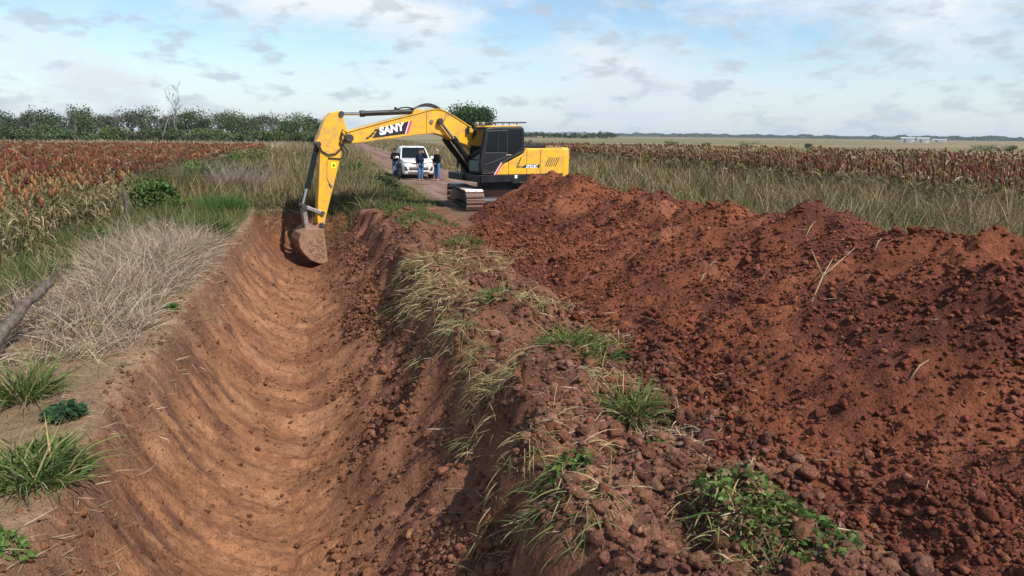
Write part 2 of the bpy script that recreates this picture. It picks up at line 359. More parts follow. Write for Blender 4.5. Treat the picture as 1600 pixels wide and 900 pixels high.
def mesh_np(name, V, loops, starts, mat, col=None, smooth=False, parent=None, link=True):
    me = bpy.data.meshes.new(name)
    me.vertices.add(len(V)); me.vertices.foreach_set('co', np.ascontiguousarray(V, np.float32).ravel())
    me.loops.add(len(loops)); me.loops.foreach_set('vertex_index', np.ascontiguousarray(loops, np.int32))
    me.polygons.add(len(starts)); me.polygons.foreach_set('loop_start', np.ascontiguousarray(starts, np.int32))
    if smooth: me.polygons.foreach_set('use_smooth', np.ones(len(starts), bool))
    me.update(calc_edges=True)
    if col is not None:
        a = me.color_attributes.new('Col', 'FLOAT_COLOR', 'POINT')
        a.data.foreach_set('color', np.concatenate([col, np.ones((len(col), 1))], 1).astype(np.float32).ravel())
    me.materials.append(mat)
    o = bpy.data.objects.new(name, me)
    if link: COL.objects.link(o)
    if parent: o.parent = parent
    return o
ny, nx = shp
I = np.arange(ny*nx).reshape(ny, nx)
Q = np.stack([I[:-1, :-1], I[:-1, 1:], I[1:, 1:], I[1:, :-1]], -1).reshape(-1, 4)
def fc(A): return ((A[:-1, :-1]+A[1:, 1:])*.5).ravel()
cls = np.zeros(len(Q), int)
cls[fc(W['rd']) > .5] = 4
cls[(fc(W['dm']) > .06)] = 1
cls[(fc(W['bm']) > .35)] = 2
cls[fc(W['hm']) > .5] = 3
Vall = np.stack([GX.ravel(), GY.ravel(), GZ.ravel()], 1); Call = C.reshape(-1, 3)
for k, (nm, mt) in enumerate((('ground', 'flat'), ('excavated_ditch', 'cut'), ('soil_berm', 'soil'), ('spoil_heap', 'soil'), ('dirt_road', 'flat'))):
    q = Q[cls == k]
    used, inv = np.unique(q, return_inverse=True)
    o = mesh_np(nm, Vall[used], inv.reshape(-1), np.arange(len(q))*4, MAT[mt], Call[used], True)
    o['kind'] = 'structure'
    o['label'] = {'ground': 'flat farmland and verges out to the horizon', 'excavated_ditch': 'freshly scraped curved ditch in red soil', 'soil_berm': 'lumpy strip of turned sods beside the ditch', 'spoil_heap': 'long ridge of loose dark red spoil', 'dirt_road': 'straight pinkish dirt road running away beside the ditch'}[nm]

# ------------------------------------------------------------------ helpers for things
def tag(o, label=None, cat=None, group=None, kind=None):
    for k, v in (('label', label), ('category', cat), ('group', group), ('kind', kind)):
        if v: o[k] = v
    return o
def thing(name, label, cat, loc=(0, 0, 0), rz=0, group=None):
    o = bpy.data.objects.new(name, None); COL.objects.link(o); o.empty_display_size = .2
    o.location = loc; o.rotation_euler = (0, 0, rz)
    return tag(o, label, cat, group)
class MB:
    def __init__(s): s.v = []; s.f = []
    def box(s, c, d, R=None):
        n = len(s.v); R = R or Matrix.Identity(3)
        for x in (-.5, .5):
            for y in (-.5, .5):
                for z in (-.5, .5): s.v.append(tuple(Vector(c)+R@Vector((x*d[0], y*d[1], z*d[2]))))
        s.f += [tuple(n+i for i in q) for q in ((0, 1, 3, 2), (4, 6, 7, 5), (0, 4, 5, 1), (2, 3, 7, 6), (0, 2, 6, 4), (1, 5, 7, 3))]
        return s
    def prism(s, prof, y0, y1):
        """profile in x-z, extruded along y"""
        n = len(s.v); k = len(prof)
        a = sum(prof[i][0]*prof[(i+1) % k][1]-prof[(i+1) % k][0]*prof[i][1] for i in range(k))
        if a < 0: prof = prof[::-1]
        s.v += [(x, y0, z) for x, z in prof]+[(x, y1, z) for x, z in prof]
        for i in range(k): s.f.append((n+i, n+(i+1) % k, n+k+(i+1) % k, n+k+i)[::1] if y1 < y0 else (n+i, n+(i+1) % k, n+k+(i+1) % k, n+k+i)[::-1][::-1])
        s.f.append(tuple(n+i for i in range(k))[::-1]); s.f.append(tuple(n+k+i for i in range(k)))
        return s
    def tube(s, pts, rad, seg=10, cap=True):
        pts = [Vector(p) for p in pts]; n = len(s.v)
        if not hasattr(rad, '__len__'): rad = [rad]*len(pts)
        ref = None
        for i, p in enumerate(pts):
            t = (pts[min(i+1, len(pts)-1)]-pts[max(i-1, 0)]).normalized()
            if ref is None: ref = Vector((0, 0, 1)) if abs(t.z) < .9 else Vector((1, 0, 0))
            a = t.cross(ref).normalized(); ref = a.cross(t).normalized(); b = ref
            for j in range(seg):
                q = 2*math.pi*j/seg; s.v.append(tuple(p+(a*math.cos(q)+b*math.sin(q))*rad[i]))
        for i in range(len(pts)-1):
            for j in range(seg):
                k = (j+1) % seg; s.f.append((n+i*seg+j, n+i*seg+k, n+(i+1)*seg+k, n+(i+1)*seg+j))
        if cap:
            s.f.append(tuple(n+j for j in range(seg))[::-1]); m = n+(len(pts)-1)*seg; s.f.append(tuple(m+j for j in range(seg)))
        return s
    def loft(s, rings):
        n = len(s.v); k = len(rings[0])
        for r in rings: s.v += [tuple(p) for p in r]
        for i in range(len(rings)-1):
            for j in range(k):
                q = (j+1) % k; s.f.append((n+i*k+j, n+i*k+q, n+(i+1)*k+q, n+(i+1)*k+j))
        s.f.append(tuple(n+j for j in range(k))[::-1]); m = n+(len(rings)-1)*k; s.f.append(tuple(m+j for j in range(k)))
        return s
    def build(s, name, mat, parent=None, smooth=False, bevel=0., seg=2, fix=True):
        me = bpy.data.meshes.new(name); me.from_pydata(s.v, [], s.f)
        if fix:
            b = bmesh.new(); b.from_mesh(me); bmesh.ops.recalc_face_normals(b, faces=b.faces); b.to_mesh(me); b.free()
        if smooth: me.polygons.foreach_set('use_smooth', np.ones(len(me.polygons), bool))
        me.materials.append(MAT[mat] if isinstance(mat, str) else mat)
        o = bpy.data.objects.new(name, me); COL.objects.link(o); o.parent = parent
        if bevel:
            m = o.modifiers.new('bevel', 'BEVEL'); m.width = bevel; m.segments = seg; m.limit_method = 'ANGLE'; m.angle_limit = R_(35)
            m.harden_normals = False
        return o
def dup(o, parent=None):
    c = o.copy(); COL.objects.link(c); c.parent = parent
    for ch in list(o.children): dup(ch, c)
    return c
def arc(p, q, h, n=9, up=(0, 0, 1)):
    p, q, up = Vector(p), Vector(q), Vector(up)
    return [p.lerp(q, t/(n-1))+up*h*4*(t/(n-1))*(1-t/(n-1)) for t in range(n)]
def text_mesh(s, name, mat, parent, size, origin, xdir, up, bold=.02, shear=.25, spacing=1., extrude=.002, label=None, xs=1.):
    cu = bpy.data.curves.new(name, 'FONT'); cu.body = s; cu.size = size; cu.offset = bold; cu.shear = shear; cu.extrude = extrude
    cu.space_character = spacing
    to = bpy.data.objects.new('tmp', cu); COL.objects.link(to)
    dg = bpy.context.evaluated_depsgraph_get()
    me = bpy.data.meshes.new_from_object(to.evaluated_get(dg)); bpy.data.objects.remove(to)
    x = Vector(xdir).normalized(); u = Vector(up); u = (u-x*u.dot(x)).normalized(); n_ = x.cross(u)
    mm = Matrix.Identity(4)
    for i in range(3): mm[i][0] = x[i]*xs; mm[i][1] = u[i]; mm[i][2] = n_[i]; mm[i][3] = origin[i]
    me.transform(mm); me.materials.clear(); me.materials.append(MAT[mat]); me.name = name
    o = bpy.data.objects.new(name, me); COL.objects.link(o); o.parent = parent
    if label: o['label'] = label
    return o

# ------------------------------------------------------------------ excavator (x forward, y to its left, z up)
EX = thing('excavator', 'yellow and black crawler excavator digging the ditch with its boom stretched out', 'excavator', (5.75, 25.2, -.02), R_(195))
# --- tracks run along the road
def make_track(off):
    tr_rot = R_(-105)
    pr = MB()
    pr.prism([(-1.75, .30), (1.75, .30), (1.6, .62), (-1.6, .62)], -.17, .17)
    base = pr.build('track', 'dkgrey', EX, bevel=.03)
    tag(base)
    c, s_ = math.cos(tr_rot), math.sin(tr_rot)
    base.location = (-s_*off, c*off, 0); base.rotation_euler = (0, 0, tr_rot)
    rad, half, zc = .345, 1.72, .40
    for sx in (-1, 1):
        MB().tube([(sx*half, -.13, zc), (sx*half, .13, zc)], .29, 18).build('sprocket' if sx < 0 else 'idler', 'dkgrey', base, bevel=.02)
    for i in range(7): MB().tube([(-1.3+i*.43, -.2, .17), (-1.3+i*.43, .2, .17)], .10, 12).build('roller', 'dkgrey', base)
    per = 4*half+2*math.pi*rad; n = 44
    sh = MB().box((0, 0, 0), (.165, .62, .03))
    for k in (-.055, 0, .055): sh.box((k, 0, .026), (.014, .62, .03))
    mesh = None
    for i in range(n):
        q = (i+.5)*per/n
        if q < 2*half: p = (-half+q, zc+rad); a = 0
        elif q < 2*half+math.pi*rad:
            a = (q-2*half)/rad; p = (half+rad*math.sin(a), zc+rad*math.cos(a))
        elif q < 4*half+math.pi*rad: p = (half-(q-2*half-math.pi*rad), zc-rad); a = math.pi
        else:
            a = math.pi+(q-4*half-math.pi*rad)/rad; p = (-half+rad*math.sin(a), zc+rad*math.cos(a))
        if mesh is None:
            o = sh.build('track_shoe', 'shoe', base, bevel=.006, seg=1); mesh = o.data
            mesh.materials.append(MAT['shinyshoe'])
            for pidx, pl in enumerate(mesh.polygons):
                if pidx >= 6 and pl.normal.z > .5: pl.material_index = 1
        else:
            o = bpy.data.objects.new('track_shoe', mesh); COL.objects.link(o); o.parent = base
            m = o.modifiers.new('bevel', 'BEVEL'); m.width = .006; m.segments = 1
        o.location = (p[0], random.uniform(-.006, .006), p[1]); o.rotation_euler = (0, a, 0)
    return base
make_track(1.14); make_track(-1.14)
tr_rot = R_(-105); ur = Matrix.Rotation(tr_rot, 3, 'Z')
um = MB(); um.box((0, 0, .55), (1.5, 1.9, .34), ur); um.box((.75, 0, .5), (.3, 1.9, .3), ur); um.box((-.75, 0, .5), (.3, 1.9, .3), ur)
um.build('undercarriage_frame', 'shoe', EX, bevel=.05)
MB().tube([(0, 0, .72), (0, 0, 1.0)], .66, 40).build('slew_ring', 'dkgrey', EX)
for sgn, a in ((1, .80), (-1, .80)):
    p0 = ur@Vector((-1.72, sgn*.93, .38)); p1 = ur@Vector((-1.72, sgn*.30, .38))
    MB().tube([p0, p1], .155, 20).build('travel_motor', 'dkgrey', EX, bevel=.02)
    for k in (.90, .955):
        q0 = ur@Vector((-1.72, sgn*(k-.02), .38)); q1 = ur@Vector((-1.72, sgn*k, .38))
        MB().tube([q0, q1], .29 if k > .93 else .25, 20).build('motor_flange', 'steel', EX)
# --- upper structure
MB().box((-.45, 0, 1.135), (3.5, 2.56, .25)).build('deck', 'black', EX, bevel=.03)
sk = MB(); sk.prism([(1.24, 1.01), (1.26, 1.255), (-2.05, 1.255), (-2.0, 1.01)], 1.285, 1.33)
sk.build('side_skirt', 'black', EX, bevel=.01)
MB().box((-.11, 1.333, 1.19), (.10, .006, .11)).build('plate', 'decal_white', EX)
# body side doors, each its own panel
def panel(prof, y0=1.0, y1=1.335, name='side_door', mat='yellow', bev=.018): return MB().prism(prof, y0, y1).build(name, mat, EX, bevel=bev)
panel([(.185, 1.265), (-.53, 1.265), (-.53, 2.10), (-.46, 2.09), (-.40, 1.98), (.185, 1.70)])
panel([(.71, 1.265), (.195, 1.265), (.195, 1.695), (.44, 1.60)])
panel([(-.54, 1.265), (-1.085, 1.265), (-1.085, 2.125), (-.54, 2.105)])
panel([(-1.095, 1.265), (-2.045, 1.265), (-2.045, 2.15), (-1.095, 2.127)])
MB().box((-1.25, -.12, 1.69), (1.65, 2.2, .84)).build('engine_housing', 'black', EX, bevel=.04)
hd = MB(); hd.box((-1.27, .0, 2.115), (1.50, 2.55, .07)); hd.build('engine_hood', 'yellow', EX, bevel=.03)
MB().box((-.75, -.95, 1.69), (2.6, .72, .8)).build('fuel_tank', 'yellow', EX, bevel=.05)
# counterweight: rounded rear
rings = []
for z, k in ((1.10, .965), (1.16, .99), (1.5, 1.0), (1.9, 1.0), (2.10, .985), (2.18, .95)):
    ring = []
    for i in range(25):
        a = -math.pi/2+math.pi*i/24
        ca, sa = math.cos(a), math.sin(a)
        ex = 2/4.2
        ring.append((-2.055-(.42*k)*(abs(ca)**ex), 1.32*k*math.copysign(abs(sa)**.42, sa), z))
    rings.append(ring)
cw = MB().loft(rings).build('counterweight', 'yellow', EX, smooth=False, bevel=.02)
MB().box((-2.40, 1.15, 1.86), (.05, .10, .09)).build('tail_lamp', 'red', EX, bevel=.01)
# stripes of louvres, graphics
for i in range(6):
    x0 = -1.42-i*.083
    a = [(x0+.03, 1.83), (x0-.005, 1.83), (x0+.135, 1.55), (x0+.17, 1.55)]
    a = [(x0-.02, 1.84), (x0-.055, 1.84), (x0+.11+.0, 1.52), (x0+.145, 1.52)]
    MB().prism(a, 1.325, 1.3385).build('louvre', 'decal_black' if i == 5 else 'dkgrey', EX)
MB().prism([(-.29, 1.85), (-.33, 1.85), (-.16, 1.52), (-.12, 1.52)], 1.325, 1.339).build('louvre', 'decal_black', EX)
g0 = MB()
g0.prism([(-.27, 1.49), (-.53, 1.615), (-1.08, 1.60), (-1.04, 1.475)], 1.330, 1.338)
mg = g0.build('model_plate', 'decal_black', EX)
for k in (0, 1):
    MB().prism([(-.17+k*.07, 1.49), (-.22+k*.07, 1.49), (-.34+k*.07, 1.555), (-.29+k*.07, 1.555)], 1.33, 1.338).build('check_mark', 'decal_black', mg)
text_mesh('SY215C', 'lettering', 'decal_white', mg, .155, (-.50, 1.341, 1.485), (-1, 0, .0), (0, 0, 1), bold=.006, shear=.2, xs=.92)
# cab
cabprof = [(1.22, 1.255), (1.27, 1.45), (1.27, 1.70), (1.20, 2.12), (1.08, 2.76), (1.0, 2.845), (.6, 2.875), (-.36, 2.885), (-.43, 2.80), (-.45, 2.10), (-.38, 1.98), (.44, 1.63), (.70, 1.265)]
cabm = MB().prism(cabprof, .36, 1.33).build('cab', 'black', EX, bevel=.05)
MB().prism([(1.06, 2.845), (1.0, 2.90), (-.33, 2.93), (-.38, 2.888)], .42, 1.29).build('cab_roof', 'yellow', cabm, bevel=.02)
def cabwin(prof, y=1.325, t=.012, mat='glass', name='window'):
    o = MB().prism(prof, y, y+t).build(name, mat, cabm, bevel=.004, seg=1); return o
cabwin([(1.11, 2.02), (1.00, 2.70), (.62, 2.72), (.62, 2.02)])
cabwin([(.59, 2.02), (.59, 2.72), (.27, 2.735), (.27, 2.02)])
cabwin([(.21, 1.93), (.21, 2.76), (-.32, 2.80), (-.34, 2.22), (.0, 1.95)])
fr = MB()
for a, b in (((1.115, 2.0), (1.0, 2.72)), ((1.0, 2.72), (.26, 2.745)), ((.26, 2.745), (.26, 2.0)), ((.26, 2.0), (1.115, 2.0)), ((.605, 2.0), (.605, 2.73))):
    fr.tube([(a[0], 1.337, a[1]), (b[0], 1.337, b[1])], .013, 6)
fr.build('window_frame', 'dkgrey', cabm)
MB().tube([(.30, 1.345, 1.93), (.10, 1.345, 1.93)], .018, 8).build('door_handle', 'steel', cabm)
# door outline and lower brand strip
df = MB(); pth = [(1.17, 1.30), (1.23, 1.7), (1.15, 2.05)]
df.tube([(x, 1.334, z) for x, z in pth], .008, 6); df.tube([(.26, 1.334, 2.0), (.27, 1.334, 1.72), (.70, 1.334, 1.36), (1.17, 1.334, 1.30)], .008, 6)
df.build('door_seam', 'dkgrey', cabm)
st_ = MB().prism([(1.10, 1.62), (.40, 1.86), (.18, 1.93), (.43, 1.80), (1.1, 1.585)], 1.332, 1.338).build('trim_strip', 'dkgrey', cabm)
# curved trim round the rear pillar
tp = [(-.36, 1.335, 2.11), (-.33, 1.335, 2.04), (.05, 1.335, 1.87), (.44, 1.335, 1.68)]
MB().tube(tp, .02, 8).build('pillar_trim', 'black', cabm)
# pink-white slash along the cab corner
MB().prism([(.47, 1.69), (.385, 1.71), (.655, 1.27), (.745, 1.27)], 1.334, 1.341).build('slash', 'decal_pink', EX)
MB().prism([(.49, 1.68), (.465, 1.69), (.738, 1.27), (.765, 1.27)], 1.336, 1.3425).build('slash', 'decal_white', EX)
# front glass and lower front glass
fg = MB(); fg.v = [(1.285, .44, 1.80), (1.285, 1.25, 1.80), (1.115, 1.25, 2.72), (1.115, .44, 2.72), (1.255, .44, 1.80), (1.255, 1.25, 1.80), (1.085, 1.25, 2.72), (1.085, .44, 2.72)]
fg.f = [(0, 1, 2, 3), (7, 6, 5, 4), (0, 4, 5, 1), (1, 5, 6, 2), (2, 6, 7, 3), (3, 7, 4, 0)]
fg.build('windscreen', 'glass', cabm)
MB().box((1.275, .85, 1.56), (.025, .72, .36)).build('lower_glass', 'painted_sky_glass', cabm)
# seat, joystick and a hint of the operator's seat inside are behind dark glass; roof rail and lamps
rl = MB(); rl.tube([(1.0, 1.1, 3.0), (-.62, 1.1, 3.03)], .022, 8); rl.tube([(1.0, .55, 3.0), (-.62, .55, 3.03)], .022, 8)
for x in (.85, .3, -.25): 
    for y in (.55, 1.1): rl.tube([(x, y, 2.9), (x, y, 3.02)], .016, 6)
rl.build('roof_rail', 'black', cabm)
for y in (.6, 1.05):
    MB().box((1.05, y, 2.97), (.10, .16, .10)).build('work_lamp', 'steel', cabm, bevel=.015)
MB().box((1.25, .33, 2.75), (.1, .05, .25)).build('mirror', 'black', cabm, bevel=.01)
# toolbox and steps on the front right, handrail
MB().box((.46, -.95, 1.42), (.66, .66, .58)).build('toolbox', 'black', EX, bevel=.03)
MB().box((1.22, -.1, 1.14), (.34, .5, .22)).build('boom_bracket', 'black', EX, bevel=.03)
MB().tube([(.95, -1.2, 1.05), (.95, -1.2, 1.95), (.8, -1.2, 2.15), (.2, -1.2, 2.15), (.1, -1.2, 2.0)], .018, 8).build('handrail', 'black', EX)
MB().box((.93, -1.22, 1.55), (.05, .16, .22)).build('mirror', 'black', EX, bevel=.01)
hr = MB()
for y in (.55, -.6): hr.tube([(-.5, y, 2.15), (-.55, y, 2.29), (-1.7, y, 2.31), (-1.75, y, 2.15)], .018, 8)
for i in range(9): hr.tube([(-.6-i*.13, .55, 2.15), (-.6-i*.13, .55, 2.30)], .012, 6)
hr.build('hood_rail', 'black', EX)
MB().box((-1.2, .1, 2.2), (1.2, .9, .11)).build('hood_grille', 'black', EX, bevel=.02)
MB().tube([(-1.62, -.35, 2.12), (-1.62, -.35, 2.33), (-1.70, -.35, 2.40)], .06, 12).build('exhaust_pipe', 'dkgrey', EX)
MB().tube([(-.62, -.5, 2.1), (-.62, -.5, 2.28)], .10, 14).build('air_filter_cap', 'black', EX)
# --- boom
boomtop = [(5.55, 2.52), (5.50, 2.63), (4.08, 3.02), (3.0, 3.29), (2.62, 3.40), (2.38, 3.43), (2.1, 3.39), (1.6, 3.13), (1.09, 2.85), (.35, 2.02), (.22, 1.82)]
boombot = [(.16, 1.66), (.36, 1.60), (.75, 1.85), (1.31, 2.26), (1.82, 2.42), (2.1, 2.55), (2.46, 2.625), (3.01, 2.58), (3.83, 2.47), (5.0, 2.31), (5.5, 2.27), (5.56, 2.36)]
bm_ = MB().prism(boomtop+boombot, -.25, .25).build('boom', 'yellow', EX, bevel=.02)
# flange plates along the top edge
fl = MB()
for a, b in zip(boomtop[1:8], boomtop[2:9]):
    d = Vector((b[0]-a[0], 0, b[1]-a[1])); ln = d.length; ang = math.atan2(-d.z, -d.x)
    fl.box(((a[0]+b[0])/2, 0, (a[1]+b[1])/2+.004), (ln+.005, .56, .024), Matrix.Rotation(-ang, 3, 'Y'))
fl.build('top_flange', 'yellow', bm_)
sg = MB().prism([(4.66, 2.455), (4.42, 2.775), (3.38, 3.01), (3.53, 2.60)], .2495, .254).build('sign_panel', 'decal_black', bm_)
MB().prism([(3.50, 2.605), (3.355, 3.016), (3.26, 3.036), (3.41, 2.61)], .2495, .255).build('stripe', 'decal_pink', sg)
MB().prism([(3.53, 2.60), (3.385, 3.01), (3.355, 3.016), (3.50, 2.605)], .2495, .256).build('stripe', 'decal_white', sg)
for x0, z0 in ((4.55, 2.70), (4.65, 2.60), (4.83, 2.455), (4.73, 2.52)):
    MB().prism([(x0+.05, z0-.045), (x0-.06, z0-.02), (x0-.09, z0+.05), (x0+.02, z0+.025)], .2495, .254).build('check_mark', 'decal_black', sg)
text_mesh('SANY', 'lettering', 'decal_white', sg, .325, (4.40, .2575, 2.562), (-1, 0, .205), (0, 0, 1), bold=.017, shear=.16, spacing=1.02, xs=1.02)
bs = MB(); bs.tube([(2.75, .26, 3.30), (2.75, .26, 2.62)], .006, 5); bs.tube([(2.05, .26, 3.30), (2.1, .26, 3.05)], .006, 5); bs.build('weld_seam', 'dkgrey', bm_)
MB().tube([(2.30, -.42, 3.03), (2.30, .42, 3.03)], .085, 18).build('cylinder_pin', 'dkgrey', bm_)
MB().tube([(2.58, .24, 3.02), (2.58, .30, 3.02)], .06, 14).build('work_lamp', 'lamp', bm_)
MB().tube([(5.42, -.36, 2.45), (5.42, .36, 2.45)], .12, 18).build('pivot_pin', 'dkgrey', bm_)
br = MB(); 
for y in (-.12, .12): br.prism([(3.22, 3.25), (3.12, 3.42), (2.95, 3.42), (2.72, 3.37)], y-.025, y+.025)
br.build('cylinder_bracket', 'yellow', bm_, bevel=.01)
for y in (-.36, .36):
    MB().tube([(2.30, y, 3.03), (1.74, y, 2.36)], .05, 14).build('boom_cylinder_rod', 'chrome', EX)
    c_ = MB().tube([(1.80, y, 2.43), (.86, y, 1.24)], .10, 18).build('boom_cylinder', 'black', EX, bevel=.01)
    MB().tube([(1.84, y, 2.48), (1.72, y, 2.33)], .118, 18).build('cylinder_head', 'black', c_)
    MB().tube([(2.30, y-.05, 3.03), (2.30, y+.05, 3.03)], .10, 16).build('rod_eye', 'black', EX)
    for k in range(3):
        MB().tube(arc((1.70+.03*k, y+.12*(1 if y > 0 else -1)-.03*k, 2.30), (1.05-.06*k, y*.8, 1.35), -.14-.05*k, 9, (.6, 0, .8)), .022, 8).build('hose', 'hose', EX)
# arm cylinder on top of the boom
MB().tube([(5.60, 0, 3.20), (4.85, 0, 3.225)], .05, 14).build('arm_cylinder_rod', 'chrome', EX)
ac = MB().tube([(4.93, 0, 3.222), (3.03, 0, 3.34)], .085, 18).build('arm_cylinder', 'black', EX, bevel=.01)
MB().tube([(4.96, 0, 3.22), (4.80, 0, 3.23)], .105, 18).build('cylinder_head', 'black', ac)
MB().box((3.75, .0, 3.39), (.07, .07, .14)).build('hose_clamp', 'black', ac)
for k in range(3):
    yk = -.1+.1*k
    MB().tube(arc((3.75, yk*.4, 3.36), (3.12, yk, 3.42), .07, 9), .02, 8).build('hose', 'hose', EX)
    MB().tube(arc((3.12, yk, 3.42), (2.15, yk, 3.42), .11+.035*k, 11), .022, 8).build('hose', 'hose', EX)
    MB().tube([(2.15, yk, 3.43), (1.62, yk, 3.19), (1.1, yk, 2.9), (.6, yk, 2.45)], .02, 8).build('hose', 'hose', EX)
# --- arm
armp = [(5.78, 3.27), (5.66, 3.30), (5.57, 3.23), (5.52, 2.95), (5.40, 2.62), (5.36, 2.42), (5.44, 2.30), (5.58, 2.24), (5.79, 1.52), (6.23, .02), (6.30, -.27), (6.40, -.36), (6.50, -.30), (6.53, -.1), (6.40, 1.35), (6.34, 2.10), (6.44, 2.22), (6.44, 2.34), (6.36, 2.52), (6.16, 3.01), (5.95, 3.22)]
ar = MB().prism(armp, -.175, .175).build('arm', 'yellow', EX, bevel=.02)
for p, r_, h in (((5.62, 3.20), .085, .22), ((6.38, 2.26), .08, .22), ((6.36, .09), .065, .24), ((6.42, -.29), .075, .3), ((5.44, 2.44), .14, .30)):
    MB().tube([(p[0], -h, p[1]), (p[0], h, p[1])], r_, 16).build('pin', 'dkgrey', ar)
wl = MB().box((5.93, .1785, 1.60), (.15, .006, .19)).build('warning_sticker', 'decal_yellow', ar)
MB().prism([(5.93, 1.655), (5.88, 1.56), (5.98, 1.56)], .1815, .184).build('pictogram', 'decal_black', wl)
hs = [(6.38, .20, 2.25), (6.30, .21, 2.05), (6.1, .22, 1.93), (5.85, .22, 1.97), (5.66, .22, 2.15), (5.58, .23, 2.38), (5.50, .24, 2.55)]
MB().tube(hs, .022, 8).build('hose', 'hose', ar)
MB().tube([(5.60, .22, 2.60), (5.72, .21, 2.3), (5.58, .21, 1.98), (5.66, .21, 1.80), (6.10, .20, 1.83)], .02, 8).build('hose', 'hose', ar)
MB().tube([(5.48, .27, 2.6), (5.62, .25, 2.72), (5.68, .24, 2.5), (5.60, .24, 2.2), (5.48, .22, 2.05), (5.50, .22, 1.9)], .02, 8).build('hose', 'hose', ar)
MB().tube([(6.12, .19, 1.80), (6.16, .19, 1.2), (6.06, .19, .98)], .014, 8).build('grease_pipe', 'yellow', ar)
MB().tube([(6.09, .19, 1.03), (6.02, .19, .93)], .035, 10).build('pipe_fitting', 'steel', ar)
# bucket cylinder and links
bc = MB().tube([(6.38, 0, 2.24), (6.74, 0, .92)], .082, 18).build('bucket_cylinder', 'black', EX, bevel=.01)
MB().tube([(6.70, 0, 1.05), (6.76, 0, .86)], .10, 18).build('cylinder_head', 'black', bc)
MB().tube([(6.73, 0, .95), (6.92, 0, .34)], .05, 14).build('bucket_cylinder_rod', 'chrome', EX)
MB().tube([(6.50, .11, 2.0), (6.62, .11, 1.5), (6.76, .11, 1.0)], .014, 6).build('cylinder_pipe', 'black', bc)
for y in (-.21, .21):
    lk = MB(); d = Vector((6.36-6.93, 0, .09-.32)); lk.box((6.645, y, .205), (.62, .05, .12), Matrix.Rotation(-math.atan2(d.z, d.x)+math.pi, 3, 'Y'))
    lk.build('side_link', 'steel', EX, bevel=.02)
lk = MB()
for y in (-.10, .10): lk.prism([(7.0, .34), (6.86, .36), (6.79, -.34), (6.93, -.34)], y-.07, y+.07)
lk.build('bucket_link', 'steel', EX, bevel=.02)
MB().tube([(6.93, -.27, .32), (6.93, .27, .32)], .085, 16).build('link_pin', 'dkgrey', EX)
MB().tube([(6.86, -.25, -.30), (6.86, .25, -.30)], .07, 16).build('link_pin', 'steel', EX)
# bucket: shell with thickness, cheek plates, ears, teeth
outl = [(6.42, -.42), (6.62, -.36), (6.95, -.38), (7.14, -.50), (7.22, -.70), (7.19, -.92), (7.07, -1.14), (6.88, -1.34), (6.62, -1.47), (6.36, -1.50)]
bk = MB()
for i in range(len(outl)-1):
    a = Vector((outl[i][0], 0, outl[i][1])); b = Vector((outl[i+1][0], 0, outl[i+1][1])); d = (b-a)
    bk.box((a+b)/2, (d.length+.02, 1.04, .035), Matrix.Rotation(-math.atan2(d.z, d.x), 3, 'Y'))
bucket = bk.build('bucket', 'bucket', EX, bevel=.008)
for y in (-.54, .54):
    ch = [(6.43, -.38)]+[(x+.012 if x > 6.9 else x, z) for x, z in outl[1:]]+[(6.35, -1.44)]
    MB().prism(ch, y-.022, y+.022).build('cheek_plate', 'bucket', bucket, bevel=.01)
for y in (-.2, .2):
    MB().prism([(6.32, -.28), (6.36, -.21), (6.46, -.21), (6.62, -.30), (6.78, -.22), (6.90, -.22), (6.95, -.30), (6.98, -.46), (6.45, -.46)], y-.03, y+.03).build('ear', 'bucket', bucket, bevel=.01)
for k in range(5):
    y = -.46+.23*k
    MB().loft([[(6.42, y-.05, -1.42), (6.42, y+.05, -1.42), (6.42, y+.05, -1.53), (6.42, y-.05, -1.53)], [(6.20, y-.025, -1.46), (6.20, y+.025, -1.46), (6.20, y+.025, -1.49), (6.20, y-.025, -1.49)]]).build('tooth', 'steel', bucket, bevel=.006)
# clay stuck to the bucket cheek
def clod_mesh(name, seed, sub=1, rough=.32):
    b = bmesh.new(); bmesh.ops.create_icosphere(b, subdivisions=sub, radius=1)
    r = random.Random(seed)
    for v in b.verts:
        k = 1+r.uniform(-rough, rough); v.co *= k; v.co.z *= .8
    for q in range(4):
        d = Vector((r.gauss(0, 1), r.gauss(0, 1), r.gauss(0, 1))).normalized(); c0 = r.uniform(.45, .75)
        for v in b.verts:
            e_ = v.co.dot(d)-c0
            if e_ > 0: v.co -= d*e_*.9
    me = bpy.data.meshes.new(name); b.to_mesh(me); b.free(); return me
cm = [clod_mesh('clay_lump', i, 2, .16) for i in range(3)]
for m in cm: m.materials.append(MAT['bucket'])
for i in range(34):
    o = bpy.data.objects.new('clay_lump', cm[i % 3]); COL.objects.link(o); o.parent = bucket
    x = random.uniform(6.46, 6.9); z = random.uniform(-1.35, -.6)
    o.location = (x, .56, z); k = random.uniform(.03, .075); o.scale = (k*1.2, .022, k); o.rotation_euler = (0, random.uniform(0, 6), 0)

